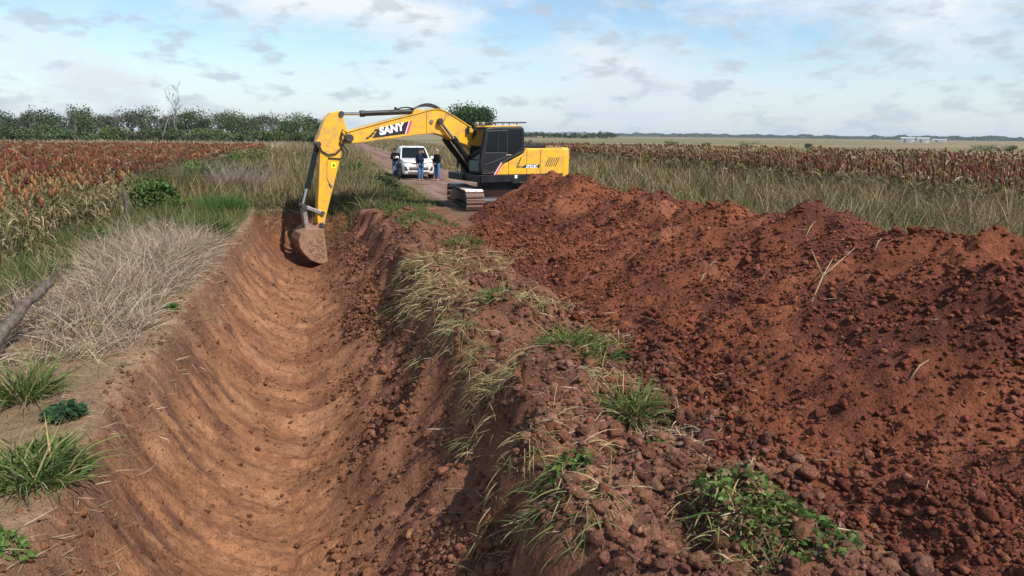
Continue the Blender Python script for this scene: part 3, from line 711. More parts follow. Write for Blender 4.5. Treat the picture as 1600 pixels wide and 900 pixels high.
# ------------------------------------------------------------------ pickup (x forward = towards the camera side)
PK = thing('pickup_truck', 'white double cab pickup truck parked on the dirt road', 'pickup truck', (4.82, 44.1, -.02), R_(-90+2))
def ring(x, hw, zb, zbelt, ztop, hwt):
    pts = [(hw*.90, zb), (hw*.99, zb+.12), (hw, zbelt-.25), (hw*.985, zbelt-.06), (hwt, ztop-.03), (hwt*.86, ztop)]
    return [(x, y, z) for y, z in pts]+[(x, -y, z) for y, z in pts[::-1]]
st = [(2.62, .78, .42, .80, .84, .70), (2.58, .86, .32, .88, .93, .76), (2.40, .93, .28, .98, 1.06, .84), (2.0, .955, .26, 1.02, 1.13, .87), (1.45, .96, .26, 1.05, 1.19, .89), (1.20, .96, .26, 1.05, 1.14, .92),
      (-.9, .96, .28, 1.08, 1.12, .94), (-1.0, .96, .30, 1.08, 1.16, .94), (-2.5, .955, .36, 1.08, 1.16, .93), (-2.62, .92, .42, 1.06, 1.14, .90)]
body = MB().loft([ring(*s) for s in st]).build('body', 'white', PK, smooth=False, bevel=.025)
def cring(x, z0, z1, w0, w1): return [(x, w0, z0), (x, w1+(w0-w1)*.15, z1-.10), (x, w1*.9, z1), (x, -w1*.9, z1), (x, -w1-(w0-w1)*.15, z1-.10), (x, -w0, z0)]
cabin = MB(); rings = []
for (xb, xt, z0, z1, w0, w1) in ((1.28, .42, 1.10, 1.83, .90, .72), (.60, .15, 1.08, 1.86, .92, .73), (-.6, -.55, 1.08, 1.86, .92, .73), (-1.0, -.86, 1.08, 1.80, .91, .71)):
    r_ = cring(0, z0, z1, w0, w1)
    rings.append([(xb+(xt-xb)*(p[2]-z0)/(z1-z0), p[1], p[2]) for p in r_])
cabin.loft(rings).build('cabin', 'white', PK, bevel=.04)
ws = MB(); ws.v = [(1.20, -.80, 1.17), (1.20, .80, 1.17), (.50, .66, 1.775), (.50, -.66, 1.775)]
ws.v = [(x+.02, y, z+.012) for x, y, z in ws.v]+[(x-.05, y, z-.04) for x, y, z in ws.v]
ws.f = [(0, 1, 2, 3), (7, 6, 5, 4), (0, 4, 5, 1), (1, 5, 6, 2), (2, 6, 7, 3), (3, 7, 4, 0)]
ws.build('windscreen', 'glass', PK)
for sy in (-1, 1):
    for x0, x1 in ((.95, .05), (-.02, -.78)):
        k = MB(); q = [(x0, .905, 1.16), (x1, .915, 1.16), (x1 if x1 < 0 else x1, .765, 1.72), (x0-.42*(x0 > .5), .765, 1.72)]
        k.v = [(x, sy*(y+.006), z) for x, y, z in q]+[(x, sy*(y-.04), z) for x, y, z in q]
        k.f = [(0, 1, 2, 3), (7, 6, 5, 4), (0, 4, 5, 1), (1, 5, 6, 2), (2, 6, 7, 3), (3, 7, 4, 0)]
        k.build('side_window', 'glass', PK)
    MB().box((1.02, sy*1.05, 1.20), (.12, .20, .17)).build('wing_mirror', 'white', PK, bevel=.03)
    hl = MB(); hl.loft([[(2.615, sy*.30, .90), (2.615, sy*.30, .955), (2.56, sy*.30, .955), (2.56, sy*.30, .90)], [(2.55, sy*.80, .915), (2.52, sy*.80, 1.0), (2.44, sy*.80, 1.0), (2.44, sy*.80, .915)], [(2.35, sy*.935, .93), (2.3, sy*.93, .995), (2.25, sy*.92, .995), (2.25, sy*.92, .93)]])
    hl.build('headlight', 'lamp', PK)
    fl_ = MB(); fl_.loft([[(2.63, sy*.62, .50), (2.63, sy*.80, .50), (2.63, sy*.83, .74), (2.63, sy*.74, .74)], [(2.45, sy*.62, .50), (2.45, sy*.84, .50), (2.45, sy*.86, .74), (2.45, sy*.74, .74)]])
    fl_.build('fog_lamp_recess', 'plastic', PK)
    for x in (1.72, -1.55):
        wh = MB().tube([(x, sy*.72, .38), (x, sy*.975, .38)], .385, 28).build('wheel', 'tyre', PK, bevel=.03)
        MB().tube([(x, sy*.96, .38), (x, sy*.985, .38)], .25, 20).build('rim', 'steel', wh)
        a_ = MB(); a_.tube([(x+.47*math.cos(t), sy*.955, .40+.47*math.sin(t)) for t in np.linspace(0, math.pi, 13)], .045, 8); a_.build('wheel_arch', 'plastic', PK)
    MB().box((.1, sy*.965, .36), (2.2, .05, .07)).build('side_step', 'plastic', PK, bevel=.01)
MB().loft([[(2.64, -.30, .90), (2.64, .30, .90), (2.63, .30, .955), (2.63, -.30, .955)], [(2.5, -.30, .90), (2.5, .30, .90), (2.5, .30, .955), (2.5, -.30, .955)]]).build('grille', 'plastic', PK)
MB().prism([(2.645, .54), (2.645, .70), (2.5, .70), (2.5, .54)], -.55, .55).build('bumper_intake', 'plastic', PK, bevel=.02)
MB().prism([(2.655, .40), (2.66, .47), (2.5, .47), (2.5, .40)], -.6, .6).build('skid_plate', 'steel', PK, bevel=.02)
MB().prism([(2.66, .60), (2.66, .635), (2.6, .635), (2.6, .60)], -.52, .52).build('intake_bar', 'steel', PK)
MB().tube([(2.655, 0, .80), (2.635, 0, .80)], .09, 18).build('badge', 'steel', PK)
bi = MB().box((-1.75, 0, 1.165), (1.45, 1.5, .01)).build('bed', 'plastic', PK)

# ------------------------------------------------------------------ people
def skinned(name, J, E, mat, parent=None, sub=1, root=0):
    me = bpy.data.meshes.new(name); keys = list(J); ix = {k: i for i, k in enumerate(keys)}
    me.from_pydata([J[k][:3] for k in keys], [(ix[a], ix[b]) for a, b in E], [])
    o = bpy.data.objects.new(name, me); COL.objects.link(o); o.parent = parent
    o.modifiers.new('skin', 'SKIN')
    for i, k in enumerate(keys):
        d = me.skin_vertices[0].data[i]; r = J[k][3]; d.radius = r if isinstance(r, tuple) else (r, r); d.use_root = (i == root)
    if sub:
        m = o.modifiers.new('sub', 'SUBSURF'); m.levels = sub; m.render_levels = sub
    me.materials.append(MAT[mat]); 
    for p in me.polygons: p.use_smooth = True
    return o
def person(label, loc, rz, jacket, jeans, hair, hands, head_tilt=0., head_turn=0., scale=1., legs=((.10, .02), (-.10, -.04))):
    """faces +y; hands: (elbow, wrist, fingertip direction) for right(+x mirrored) and left"""
    J = {'pelvis': (0, 0, .96, .11), 'waist': (0, 0, 1.12, .10), 'chest': (0, .01, 1.32, .11), 'neckbase': (0, 0, 1.45, .065), 'neck': (0, .01, 1.53, .055),
         'skull': (0, .02+head_tilt*.06, 1.62, .085), 'crown': (0, .02+head_tilt*.1, 1.70-.02*head_tilt, .085)}
    E = [('pelvis', 'waist'), ('waist', 'chest'), ('chest', 'neckbase'), ('neckbase', 'neck'), ('neck', 'skull'), ('skull', 'crown')]
    jk, jn = {}, {}
    for s, (hx, hy) in zip(('r', 'l'), legs):
        sg = 1 if s == 'r' else -1
        J['hip'+s] = (sg*.10, 0, .90, .095); J['knee'+s] = (hx*1.05, hy+.03, .50, .062); J['ank'+s] = (hx, hy, .09, .042); J['toe'+s] = (hx+sg*.03, hy+.17, .035, .034)
        E += [('pelvis', 'hip'+s), ('hip'+s, 'knee'+s), ('knee'+s, 'ank'+s), ('ank'+s, 'toe'+s)]
    for s, sg in (('r', 1), ('l', -1)):
        el, wr, fd = hands[s]
        J['sho'+s] = (sg*.19, 0, 1.41, .055); J['elb'+s] = (*el, .045); J['wri'+s] = (*wr, .03)
        E += [('chest', 'sho'+s), ('sho'+s, 'elb'+s), ('elb'+s, 'wri'+s)]
        wv = Vector(wr); f = Vector(fd).normalized(); side = f.cross(Vector((0, 1, .3))).normalized()
        palm = wv+f*.07; J['palm'+s] = (*palm, (.036, .018)); E.append(('wri'+s, 'palm'+s))
        for k in range(4):
            o_ = (k-1.5)*.019; ln = (.07, .085, .08, .062)[k]
            a = palm+f*.03+side*o_; b = a+f*ln*.5+Vector((0, .012, 0)); c = b+f*ln*.45+Vector((0, .028, -.01))
            J['k%d%s' % (k, s)] = (*a, .010); J['m%d%s' % (k, s)] = (*b, .009); J['t%d%s' % (k, s)] = (*c, .007)
            E += [('palm'+s, 'k%d%s' % (k, s)), ('k%d%s' % (k, s), 'm%d%s' % (k, s)), ('m%d%s' % (k, s), 't%d%s' % (k, s))]
        a = wv+f*.03+side*-.035; b = a+f*.035+side*-.02
        J['th'+s] = (*a, .011); J['tt'+s] = (*b, .009); E += [('wri'+s, 'th'+s), ('th'+s, 'tt'+s)]
    body = skinned('person', J, E, 'skin')
    body.location = loc; body.rotation_euler = (0, 0, rz); body.scale = (scale,)*3
    tag(body, label, 'person', 'people standing by the pickup')
    up = lambda k, d: (*J[k][:3], (J[k][3] if not isinstance(J[k][3], tuple) else J[k][3][0])+d)
    A = {'hem': (0, 0, .86, .165), 'pelvis': (0, 0, .98, .165), 'waist': (0, 0, 1.14, .165), 'chest': (0, .01, 1.32, .175), 'neckbase': (0, 0, 1.46, .10), 'collar': (0, .005, 1.52, .085)}
    EA = [('hem', 'pelvis'), ('pelvis', 'waist'), ('waist', 'chest'), ('chest', 'neckbase'), ('neckbase', 'collar')]
    for s in 'rl':
        for k in ('sho', 'elb', 'wri'): A[k+s] = up(k+s, .03 if k != 'wri' else .022)
        EA += [('chest', 'sho'+s), ('sho'+s, 'elb'+s), ('elb'+s, 'wri'+s)]
    skinned('jacket', A, EA, jacket, body, root=1)
    B = {'pelvis': (0, 0, .95, (.165, .125))}; EB = []
    for s in 'rl':
        B['hip'+s] = up('hip'+s, .015); B['knee'+s] = up('knee'+s, .022); B['ank'+s] = up('ank'+s, .028)
        EB += [('pelvis', 'hip'+s), ('hip'+s, 'knee'+s), ('knee'+s, 'ank'+s)]
        x, y, z = J['ank'+s][:3]; sh = {'h': (x, y-.03, .05, .048), 'b': (x, y+.06, .045, .046), 't': (*J['toe'+s][:2], .037, .037)}
        skinned('shoe', sh, [('h', 'b'), ('b', 't')], 'shoes', body)
    skinned('jeans', B, EB, jeans, body)
    hy = .02+head_tilt*.1
    H = MB(); rg = []
    for i in range(7):
        t = i/6*math.pi*.62
        rg.append([(.098*math.sin(t+.02)*math.cos(a), hy-.012+.108*math.sin(t+.02)*math.sin(a)*(1 if math.sin(a) < 0 else .72), 1.70+.115*math.cos(t)-.03) for a in np.linspace(0, 2*math.pi, 14, endpoint=False)])
    H.loft(rg[::-1]).build('hair', hair, body, smooth=True)
    fz = 1.625; fy = hy+.088
    f = MB(); f.loft([[(-.012, fy-.01, fz-.02), (.012, fy-.01, fz-.02), (.006, fy-.005, fz+.02), (-.006, fy-.005, fz+.02)], [(-.006, fy+.02, fz-.018), (.006, fy+.02, fz-.018), (.003, fy, fz+.02), (-.003, fy, fz+.02)]]); f.build('nose', 'skin', body, smooth=True)
    for sx in (-1, 1):
        MB().tube([(sx*.032, fy-.014, fz+.028), (sx*.032, fy-.004, fz+.028)], .010, 8).build('eye', 'hairdark', body)
        MB().tube([(sx*.086, hy, fz-.02), (sx*.094, hy-.01, fz+.025)], [.012, .018], 8).build('ear', 'skin', body)
    MB().box((0, fy-.005, fz-.045), (.045, .008, .009)).build('mouth', 'red', body)
    return body
down = {'r': ((.25, -.02, 1.14), (.24, .10, .92), (0, .1, -1)), 'l': ((-.25, -.02, 1.14), (-.24, .10, .92), (0, .1, -1))}
phone = {'r': ((.25, .02, 1.13), (.06, .26, 1.17), (-.6, .5, .3)), 'l': ((-.25, .02, 1.13), (-.06, .26, 1.17), (.6, .5, .3))}
shade = {'r': ((.25, -.02, 1.14), (.22, .10, .94), (0, .1, -1)), 'l': ((-.30, .16, 1.26), (-.13, .15, 1.58), (.45, .1, .8))}
front = {'r': ((.25, .02, 1.14), (.13, .20, 1.0), (-.5, .3, -.6)), 'l': ((-.25, .02, 1.14), (-.13, .20, 1.0), (.5, .3, -.6))}
person('person in navy jacket and blue jeans before the pickup, hand raised to face', (4.84, 40.15, -.02), R_(180+14+8), 'navy', 'denim', 'hairdark', shade, 0)
person('grey haired person in black jacket and blue jeans standing to the right of the pickup', (5.80, 40.25, -.02), R_(90+25), 'blackcloth', 'denim', 'hairgrey', front, .1)
person('person in black jacket and greyish jeans looking down beside the left side of the pickup', (3.72, 43.2, -.02), R_(180-10), 'blackcloth', 'denimgrey', 'hairdark', phone, .9)
pv = bpy.data.objects['person.002']
pm_ = MB().box((0, 0, 0), (.075, .012, .15)).build('mobile_phone', 'plastic')
pm_.location = pv.matrix_basis@Vector((0, .345, 1.23)); pm_.rotation_euler = (R_(-30), 0, R_(170)); tag(pm_, 'dark phone in the hands of the person left of the pickup', 'phone')

# ------------------------------------------------------------------ fence posts
def post(px, py, h, r, lean, label, name='fence_post', seedv=0):
    d = pray(px, py); t = -CH/d[2]; X, Y = d[0]*t, d[1]*t
    rr = random.Random(seedv); n = 9; b = MB(); pts = []; rad = []
    for i in range(n):
        q = i/(n-1); pts.append((lean[0]*q*h+rr.uniform(-.012, .012), lean[1]*q*h, h*q*1.0-.15*(1-q))); rad.append(r*(1.1-.25*q)*(1+rr.uniform(-.08, .08)))
    b.tube(pts, rad, 11)
    o = b.build(name, 'wood', smooth=False, bevel=.008, seg=1); o.location = (X, Y, 0); return tag(o, label, 'post', 'weathered fence posts')
post(203, 361, 1.05, .075, (-.03, .0), 'grey wooden fence post standing at the edge of the left sorghum field', seedv=1)
post(286, 310, .95, .075, (-.12, .05), 'leaning grey wooden post beyond the first, among green weeds', seedv=2)
# ------------------------------------------------------------------ grass
def blades(name, P, D, Ln, Wd, droop, col, mat='grass', parent=None, seg=2, tipw=0.0):
    P = np.asarray(P, float); n = len(P)
    D = D/np.linalg.norm(D, axis=1, keepdims=True)
    sd = np.cross(D, rng.normal(size=(n, 3))); sd /= np.linalg.norm(sd, axis=1, keepdims=True)+1e-9
    Ln = np.broadcast_to(Ln, n)[:, None]; Wd = np.broadcast_to(Wd, n)[:, None]; dr = np.broadcast_to(droop, n)[:, None]
    dn = np.array([0, 0, -1.])
    rows = [np.stack([P-sd*Wd*.4, P+sd*Wd*.4], 1)]; p = P.copy(); d = D.copy()
    for k in range(seg):
        p = p+d*Ln/seg
        d = d+dn*dr*(1.5/seg); d /= np.linalg.norm(d, axis=1, keepdims=True)
        if k < seg-1: wv = Wd*(.5-.12*k); rows.append(np.stack([p-sd*wv, p+sd*wv], 1))
        else: rows.append(p[:, None, :])
    V = np.concatenate(rows, 1); m = V.shape[1]; V = V.reshape(-1, 3)
    base = (np.arange(n)*m)[:, None]
    quads = [base+np.array([2*k, 2*k+1, 2*k+3, 2*k+2]) for k in range(seg-1)]
    tri = base+np.array([m-3, m-2, m-1])
    if quads:
        loops = np.concatenate([np.concatenate(quads, 1), tri], 1)
        cnt = np.array([4]*(seg-1)+[3])
    else: loops = tri; cnt = np.array([3])
    st_ = np.concatenate([[0], np.cumsum(np.tile(cnt, n))[:-1]])
    c = np.repeat(np.clip(col, 0, 1), m, 0)
    return mesh_np(name, V, loops.ravel(), st_, MAT[mat], c, parent=parent)
def pal(n, cols, wts=None, jit=.18):
    cols = np.array(cols); k = rng.choice(len(cols), n, p=np.array(wts)/np.sum(wts) if wts else None)
    return cols[k]*(1+rng.normal(0, jit, (n, 1)))*(1+rng.normal(0, .05, (n, 3)))
GREEN = [(.058, .108, .024), (.085, .14, .032), (.12, .165, .048), (.046, .08, .023)]
DRY = [(.40, .31, .20), (.33, .25, .165), (.46, .38, .27), (.27, .195, .13)]
OLIVE = [(.135, .125, .048), (.19, .155, .07), (.10, .105, .04), (.24, .18, .095)]
STRAW = [(.36, .27, .13), (.29, .21, .10), (.44, .35, .20), (.20, .155, .075)]
def updir(n, spread): 
    d = rng.normal(0, spread, (n, 3)); d[:, 2] = 1; return d
def on(X, Y, dz=0): return np.stack([X, Y, hgt(X, Y)+dz], 1)
def gpx(px, py, z=0.):
    d = pray(px, py); t = (z-CH)/d[2]; return d[0]*t, d[1]*t
# scattered ground cover, one object per stretch: nobody could count the blades
def cover(name, n, sampler, h, hv, wd, cols, spread=.35, droop=.35, wts=None, label=None, mat='grass', seg=2, jit=.18):
    X, Y = sampler(n); 
    P = on(X, Y, -.01); m = len(X)
    hh = h(X, Y) if callable(h) else h
    Lh = np.maximum(.03, hh*(1+rng.normal(0, hv, m)))
    ww = wd(X, Y) if callable(wd) else wd
    o = blades(name, P, updir(m, spread), Lh, ww, droop, pal(m, cols, wts, jit), mat, seg=seg)
    tag(o, label, None, None, 'stuff'); return o
def uni(x0, x1, y0, y1, keep=None, pw=1.):
    def f(n):
        X = rng.uniform(x0, x1, n*3) if not callable(x0) else None
        t = rng.uniform(0, 1, n*3); Y = y0+(y1-y0)*t**pw
        if X is None: a, b = x0(Y), x1(Y); X = a+(b-a)*rng.uniform(0, 1, n*3)
        k = np.ones(len(X), bool) if keep is None else (keep(X, Y) > rng.uniform(0, 1, len(X)))
        X, Y = X[k][:n], Y[k][:n]; return X, Y
    return f
cl = lambda s, X, Y, a, b, f=1.: sst(a, b, pn(X*f, Y*f, s))
wnear = lambda X, Y: np.clip(.0011*Y, .006, .05)
# matted dry grass on the left lip
dryden = lambda X, Y: sst(8.2, 10.2, Y+.8*pn(X, Y, 80))*(1-sst(18, 21, Y))*sst(.12, .45, lipx(Y)-X+.2*pn(X*2, Y*2, 81))*(.35+.65*cl(82, X, Y, -.3, .3, .9))
cover('dry_grass', 20000, uni(lambda Y: -5.2+0*Y, lambda Y: -2.1+0*Y, 8.2, 21, dryden), lambda X, Y: (.40+.30*np.exp(-((X+3.3)/.8)**2-((Y-15)/3.2)**2))*(1+.35*pn(X*.9, Y*.7, 111)), .4, .009, DRY+[(.36, .27, .22), (.2, .14, .10)], 1.0, .6, label='matted dry grass along the left lip of the ditch', mat='straw', seg=3)
# ground litter and sparse fine grass on the verge
cover('grass', 5000, uni(-6, -2.15, 5, 25, lambda X, Y: .25+.75*cl(83, X, Y, -.1, .35, .6)*sst(6, 9, Y)), .12, .5, .008, DRY[:2]+OLIVE, 1.1, .5, label='thin low grass over the left verge')
# green strip along the foot of the sorghum
cover('grass', 10000, uni(lambda Y: -5.9+0*Y, lambda Y: -4.5+.0*Y, 9.5, 24, lambda X, Y: .2+.8*cl(84, X, Y, -.2, .3, .8)), .36, .45, .012, GREEN+OLIVE, .35, .5, label='green grass at the foot of the left sorghum', seg=3)
cover('grass', 3500, uni(lambda Y: -4.4+0*Y, lambda Y: lipx(Y)-.2, 18, 25.5, None), .38, .4, .012, OLIVE+GREEN[:2], .4, .45, label='olive grass on the verge left of the ditch end', seg=3)
# tall weeds beyond the end of the ditch
far_h = lambda X, Y: (.92+.30*pn(X*.35, Y*.25, 85)+.30*pn(X*1.3, Y*.9, 93))*(1-.86*sst(.6, 3.0, X))*(.8+.2*sst(-3.2, -1.2, X+.5*pn(X, Y*.4, 106)+.12*(Y-34)*(Y > 34)))*(.55+.45*sst(25.2, 27.5, Y+.5*pn(X, Y, 86)))
cover('grass', 30000, uni(lambda Y: -6.6+0*Y, lambda Y: 3.6+.0*Y, 25.6, 75, lambda X, Y: .5+.5*cl(87, X, Y, -.2, .3, .25), 1.7), far_h, .3, wnear, OLIVE[1:]+[(.27, .20, .115), (.32, .25, .15), (.20, .135, .07), (.15, .10, .05), (.25, .22, .10)]+[(.09, .11, .035)], .30, .32, label='tall brown and green weeds beyond the end of the ditch', seg=2)
cover('grass', 8000, uni(lambda Y: -3.0+0*Y, lambda Y: 3.7+.0*Y, 25.4, 36, lambda X, Y: sst(-2.5, 3.4, X+1.2*pn(X*.6, Y*.6, 88))), lambda X, Y: .46-.34*sst(1.2, 3.2, X), .4, .02, GREEN+OLIVE[:2], .5, .5, label='flattened green grass near the road edge', seg=3)
cover('grass', 9000, uni(lambda Y: -7.5+0*Y, lambda Y: 4.0+.0*Y, 72, 190, None, 1.3), .75, .3, lambda X, Y: .0012*Y, OLIVE+DRY[:2], .25, .2, label='rough grass far along the left of the road', seg=1)
# right verge behind the heap and along the road
rv_h = lambda X, Y: (.26+.30*sst(9.5, 12, X+1.5*pn(X*.3, Y*.3, 89))+.36*sst(12.5, 17, X+2.5*pn(X*.25, Y*.25, 112)))*(1+.45*pn(X*.7, Y*.7, 94))
cover('grass', 46000, uni(lambda Y: 8.2+0*Y, lambda Y: 22.8+0*Y, 6, 85, lambda X, Y: (.35+.65*cl(90, X, Y, -.3, .25, .3))*(X < 1.25*Y+3), 1.5), rv_h, .35, wnear, OLIVE+[(.30, .225, .13), (.38, .29, .18)]+[(.07, .10, .03), (.21, .14, .075)], .45, .45, wts=[1.2, 2, 1, 2.4, 2.2, 2, 1.3, 4], jit=.3, label='mixed dry and green grass between road and right field')
cover('grass', 3500, uni(lambda Y: 13+0*Y, lambda Y: 22.5+0*Y, 10, 40, lambda X, Y: cl(91, X, Y, .2, .5, .45)*(X < 1.25*Y+3)), .7, .35, wnear, GREEN+OLIVE[:2], .2, .25, label='patches of taller green grass before the right field')
cover('grass', 9000, uni(lambda Y: 7.9+0*Y, lambda Y: 22+0*Y, 85, 260, None, 1.2), .6, .3, lambda X, Y: .0012*Y, OLIVE+DRY[:2], .25, .2, label='far grass right of the road', seg=1)
# low green along the road's near edge and on the last of the berm
cover('grass', 6000, uni(lambda Y: 1.5+0*Y, lambda Y: 3.9+0*Y, 18.2, 27, lambda X, Y: cl(92, X, Y, -.2, .25, .8)*(1-sst(2.5, 3.2, X)*(Y < 25))), .17, .45, .012, GREEN+OLIVE[2:], .7, .6, wts=[2, 3, 3, 1, 1, 1], label='short bright green grass between ditch end and road', seg=2)
# stubble/grass strip behind the left sorghum
cover('grass', 9000, uni(lambda Y: -.42*Y-3, lambda Y: -7.0+0*Y, 74, 150, None, 1.2), .95, .2, lambda X, Y: .0016*Y, DRY+OLIVE[1:2], .2, .2, label='pale dry grass strip behind the left sorghum', seg=1)

def litter(n, x0, x1, y0, y1, keep, label):
    X, Y = uni(x0, x1, y0, y1, keep)(n); P = on(X, Y, .008); m = len(X)
    a = rng.uniform(0, 6.283, m); D = np.stack([np.cos(a), np.sin(a), rng.normal(.05, .1, m)], 1)
    o = blades('dry_litter', P, D, rng.uniform(.05, .26, m), rng.uniform(.003, .008, m), .06, pal(m, DRY+[(.2, .15, .1), (.12, .10, .05)]), 'straw', seg=2); tag(o, label, None, None, 'stuff')
litter(1500, -5.5, -2.2, 4.2, 10.5, lambda X, Y: .12+.88*sst(.0, .5, pn(X*1.1, Y*1.1, 107))*sst(6.2, 8.5, Y), 'dead stalks and leaf litter on the bare left verge')
litter(900, -2.2, -.9, 4, 14, lambda X, Y: (X < lipx(Y)+.3)*1., 'bits of straw caught along the ditch lip')
litter(2600, 1.0, 3.4, 3, 22, lambda X, Y: .3+.7*sst(-.1, .4, pn(X*1.3, Y*1.1, 109)), 'loose straw scattered over the berm')
litter(110, 3.2, 6.6, 3, 18, None, 'odd stalks scattered on the spoil heap')
# individual tufts and bundles
def tuft(px, py, n, h, wd, rad, cols, label, cat='grass tuft', spread=.6, droop=.5, lay=None, name='grass_tuft', group=None, z=0., dz=-.01, mat='grass', wts=None, seg=4, elong=1., jit=.18):
    x, y = gpx(px, py, z)
    x = float(x); y = float(y)
    a = rng.uniform(0, 2*math.pi, n); r = rad*np.sqrt(rng.uniform(0, 1, n))
    X = x+r*np.cos(a); Y = y+r*np.sin(a)*elong
    P = on(X, Y, dz)
    o0 = np.array([x, y, float(hgt(x, y)[0])])
    if lay is None and True:
        D = updir(n, spread*.5); D[:, 0] += np.cos(a)*r/rad*spread; D[:, 1] += np.sin(a)*r/rad*spread
    else:
        D = rng.normal(0, spread, (n, 3)); D[:, 2] *= .38; D += np.array(lay)*np.array([1, 1, .5]); 
        P[:, 2] += rng.uniform(0, .05, n)
    Lh = h*(1+rng.normal(0, .3, n))
    o = blades(name, P-o0, D, np.maximum(.05, Lh), wd*(1+.3*rng.normal(size=n)), droop*(1+.3*rng.normal(size=n)), pal(n, cols, wts, jit), mat, seg=seg)
    o.location = o0
    return tag(o, label, cat, group)
def leafy(px, py, n, rad, h, cols, label, ls=.05, z=0., name='leafy_weed', group=None):
    """a low weed: stems with broad leaves, each leaf a small folded blade"""
    x, y = gpx(px, py, z); x = float(x); y = float(y); o0 = np.array([x, y, float(hgt(x, y)[0])])
    root = thing(name, label, 'weed', tuple(o0), 0, group)
    a = rng.uniform(0, 6.283, n); r = rad*np.sqrt(rng.uniform(0, 1, n)); X = x+r*np.cos(a); Y = y+r*np.sin(a)
    P = on(X, Y)-o0; hh = h*rng.uniform(.25, 1, n)*(1-.5*(r/rad)**2); P[:, 2] += hh
    D = np.stack([np.cos(a+rng.normal(0, .8, n)), np.sin(a+rng.normal(0, .8, n)), rng.uniform(-.1, .7, n)], 1)
    lf = blades('foliage', P, D, ls*(1+.35*rng.normal(size=n)), ls*.75, .5, pal(n, cols), 'grass', root, seg=3); lf['kind'] = 'stuff'
    k = n//5; Q_ = on(X[:k], Y[:k])-o0; E_ = P[:k]-Q_+1e-4
    s = blades('stems', Q_, E_, np.linalg.norm(E_, axis=1), .007, 0., pal(k, [(.13, .14, .05)]), 'grass', root, seg=1); s['kind'] = 'stuff'; s.name = 'stem'
    return root
SHRUBS = []
BG = [(.07, .128, .026), (.095, .155, .036), (.13, .185, .055), (.052, .086, .024), (.20, .19, .08)]
tuft(38, 622, 420, .42, .012, .20, BG+[(.30, .24, .12)], 'arching green grass tuft on bare soil below the leaning log', spread=1.0, droop=.75, jit=.3)
leafy(102, 652, 260, .16, .14, [(.035, .085, .035), (.05, .11, .04), (.03, .07, .03)], 'dark green low weed on bare soil beside the ditch lip', .05)
tuft(50, 745, 520, .36, .012, .26, BG+[(.30, .24, .12)], 'big green grass clump at the left edge near the bottom', spread=1.1, droop=.8, jit=.3)
leafy(75, 722, 420, .30, .16, BG, 'broad leaved green weeds among the grass clump at lower left', .05)
leafy(12, 845, 120, .12, .10, [(.14, .22, .06), (.10, .17, .04)], 'small pale green weed at the bottom left corner', .04)
leafy(262, 482, 90, .14, .10, [(.08, .17, .03), (.12, .2, .05)], 'small green weed on the ditch lip in the dry grass', .05)
tuft(322, 372, 900, .62, .014, .38, BG[:4], 'bright green grass clump at the ditch lip beside the dry grass mound', spread=.7, droop=.45)
tuft(352, 338, 900, .70, .014, .45, [(.04, .11, .03), (.055, .135, .03), (.08, .17, .04)], 'darker green grass clump on the lip near the ditch end', spread=.65, droop=.4)
leafy(284, 326, 500, .55, .45, [(.09, .22, .02), (.13, .27, .03)], 'bright light green leafy bush beneath the leaning second post', .09)
tuft(420, 322, 500, .5, .014, .5, BG, 'low green grass patch at the far left corner of the ditch', spread=.8)
PURP = [(.30, .235, .20), (.36, .29, .25), (.24, .18, .15)]
tuft(372, 306, 1800, 1.15, .014, 1.0, PURP, 'pinkish grey dry brush behind the green clumps near the ditch end', spread=.9, droop=.3, name='dry_brush', cat='dry brush', mat='straw')
tuft(330, 305, 900, 1.2, .012, .8, PURP, 'pinkish grey dry brush right of the leaning second post', spread=.9, droop=.3, name='dry_brush', cat='dry brush', mat='straw')
tuft(262, 312, 1200, 1.15, .018, 1.0, [(.06, .085, .025), (.10, .12, .04), (.15, .14, .06), (.2, .16, .08)], 'tall green weeds left of the leaning second post', spread=.35, droop=.2, name='tall_weeds', cat='weeds')
tuft(320, 290, 1200, 1.1, .02, 1.3, [(.06, .085, .025), (.10, .12, .04), (.15, .14, .06), (.2, .16, .08)], 'tall green weeds behind the leaning second post', spread=.35, droop=.2, name='tall_weeds', cat='weeds')
tuft(600, 312, 700, .55, .02, .7, [(.03, .055, .018), (.05, .085, .025), (.08, .1, .03)], 'dark green weeds at the end of the ditch right of the bucket', spread=.8, droop=.4, name='tall_weeds', cat='weeds')
cover('grass', 1600, uni(lambda Y: -2.6+0*Y, lambda Y: 1.6+0*Y, 24.75, 26.0, None), .55, .4, .014, OLIVE+DRY[1:3]+GREEN[:2], .8, .9, label='ragged grass hanging over the far end of the ditch', seg=3)
for k_, (px, py, hh_, ww_, cc_, lab) in enumerate((
    (238, 334, 1.35, 1.7, GREEN, 'bushy green weed growing between the two fence posts'),
    (312, 304, 1.55, 2.2, GREEN, 'bushy green weed just right of the leaning second post'),
    (352, 270, 1.7, 2.8, OLIVE[:1]+GREEN[:2], 'olive green shrub far behind the dry pinkish brush'),
    (408, 262, 1.8, 3.0, OLIVE[:3], 'olive shrub at the edge of the weeds halfway to the tree line'),
    (392, 296, 1.3, 1.8, OLIVE[:1]+GREEN[:1], 'small olive shrub behind the far left corner of the ditch'),
    (470, 262, 1.5, 2.6, OLIVE[:2], 'dull olive shrub left of the excavator arm'),
    (590, 300, .9, 2.0, [(.05, .07, .022), (.08, .1, .035)], 'low dark green shrub between ditch end and road'),
    (545, 282, 1.1, 2.2, OLIVE[:1]+GREEN[:1], 'low olive shrub just right of the excavator arm'))):
    SHRUBS.append((px, py, hh_, ww_, cc_, lab))
leafy(245, 338, 900, .7, .8, [(.055, .10, .025), (.085, .13, .035), (.12, .14, .05)], 'dense green weeds growing between the two fence posts', .09)
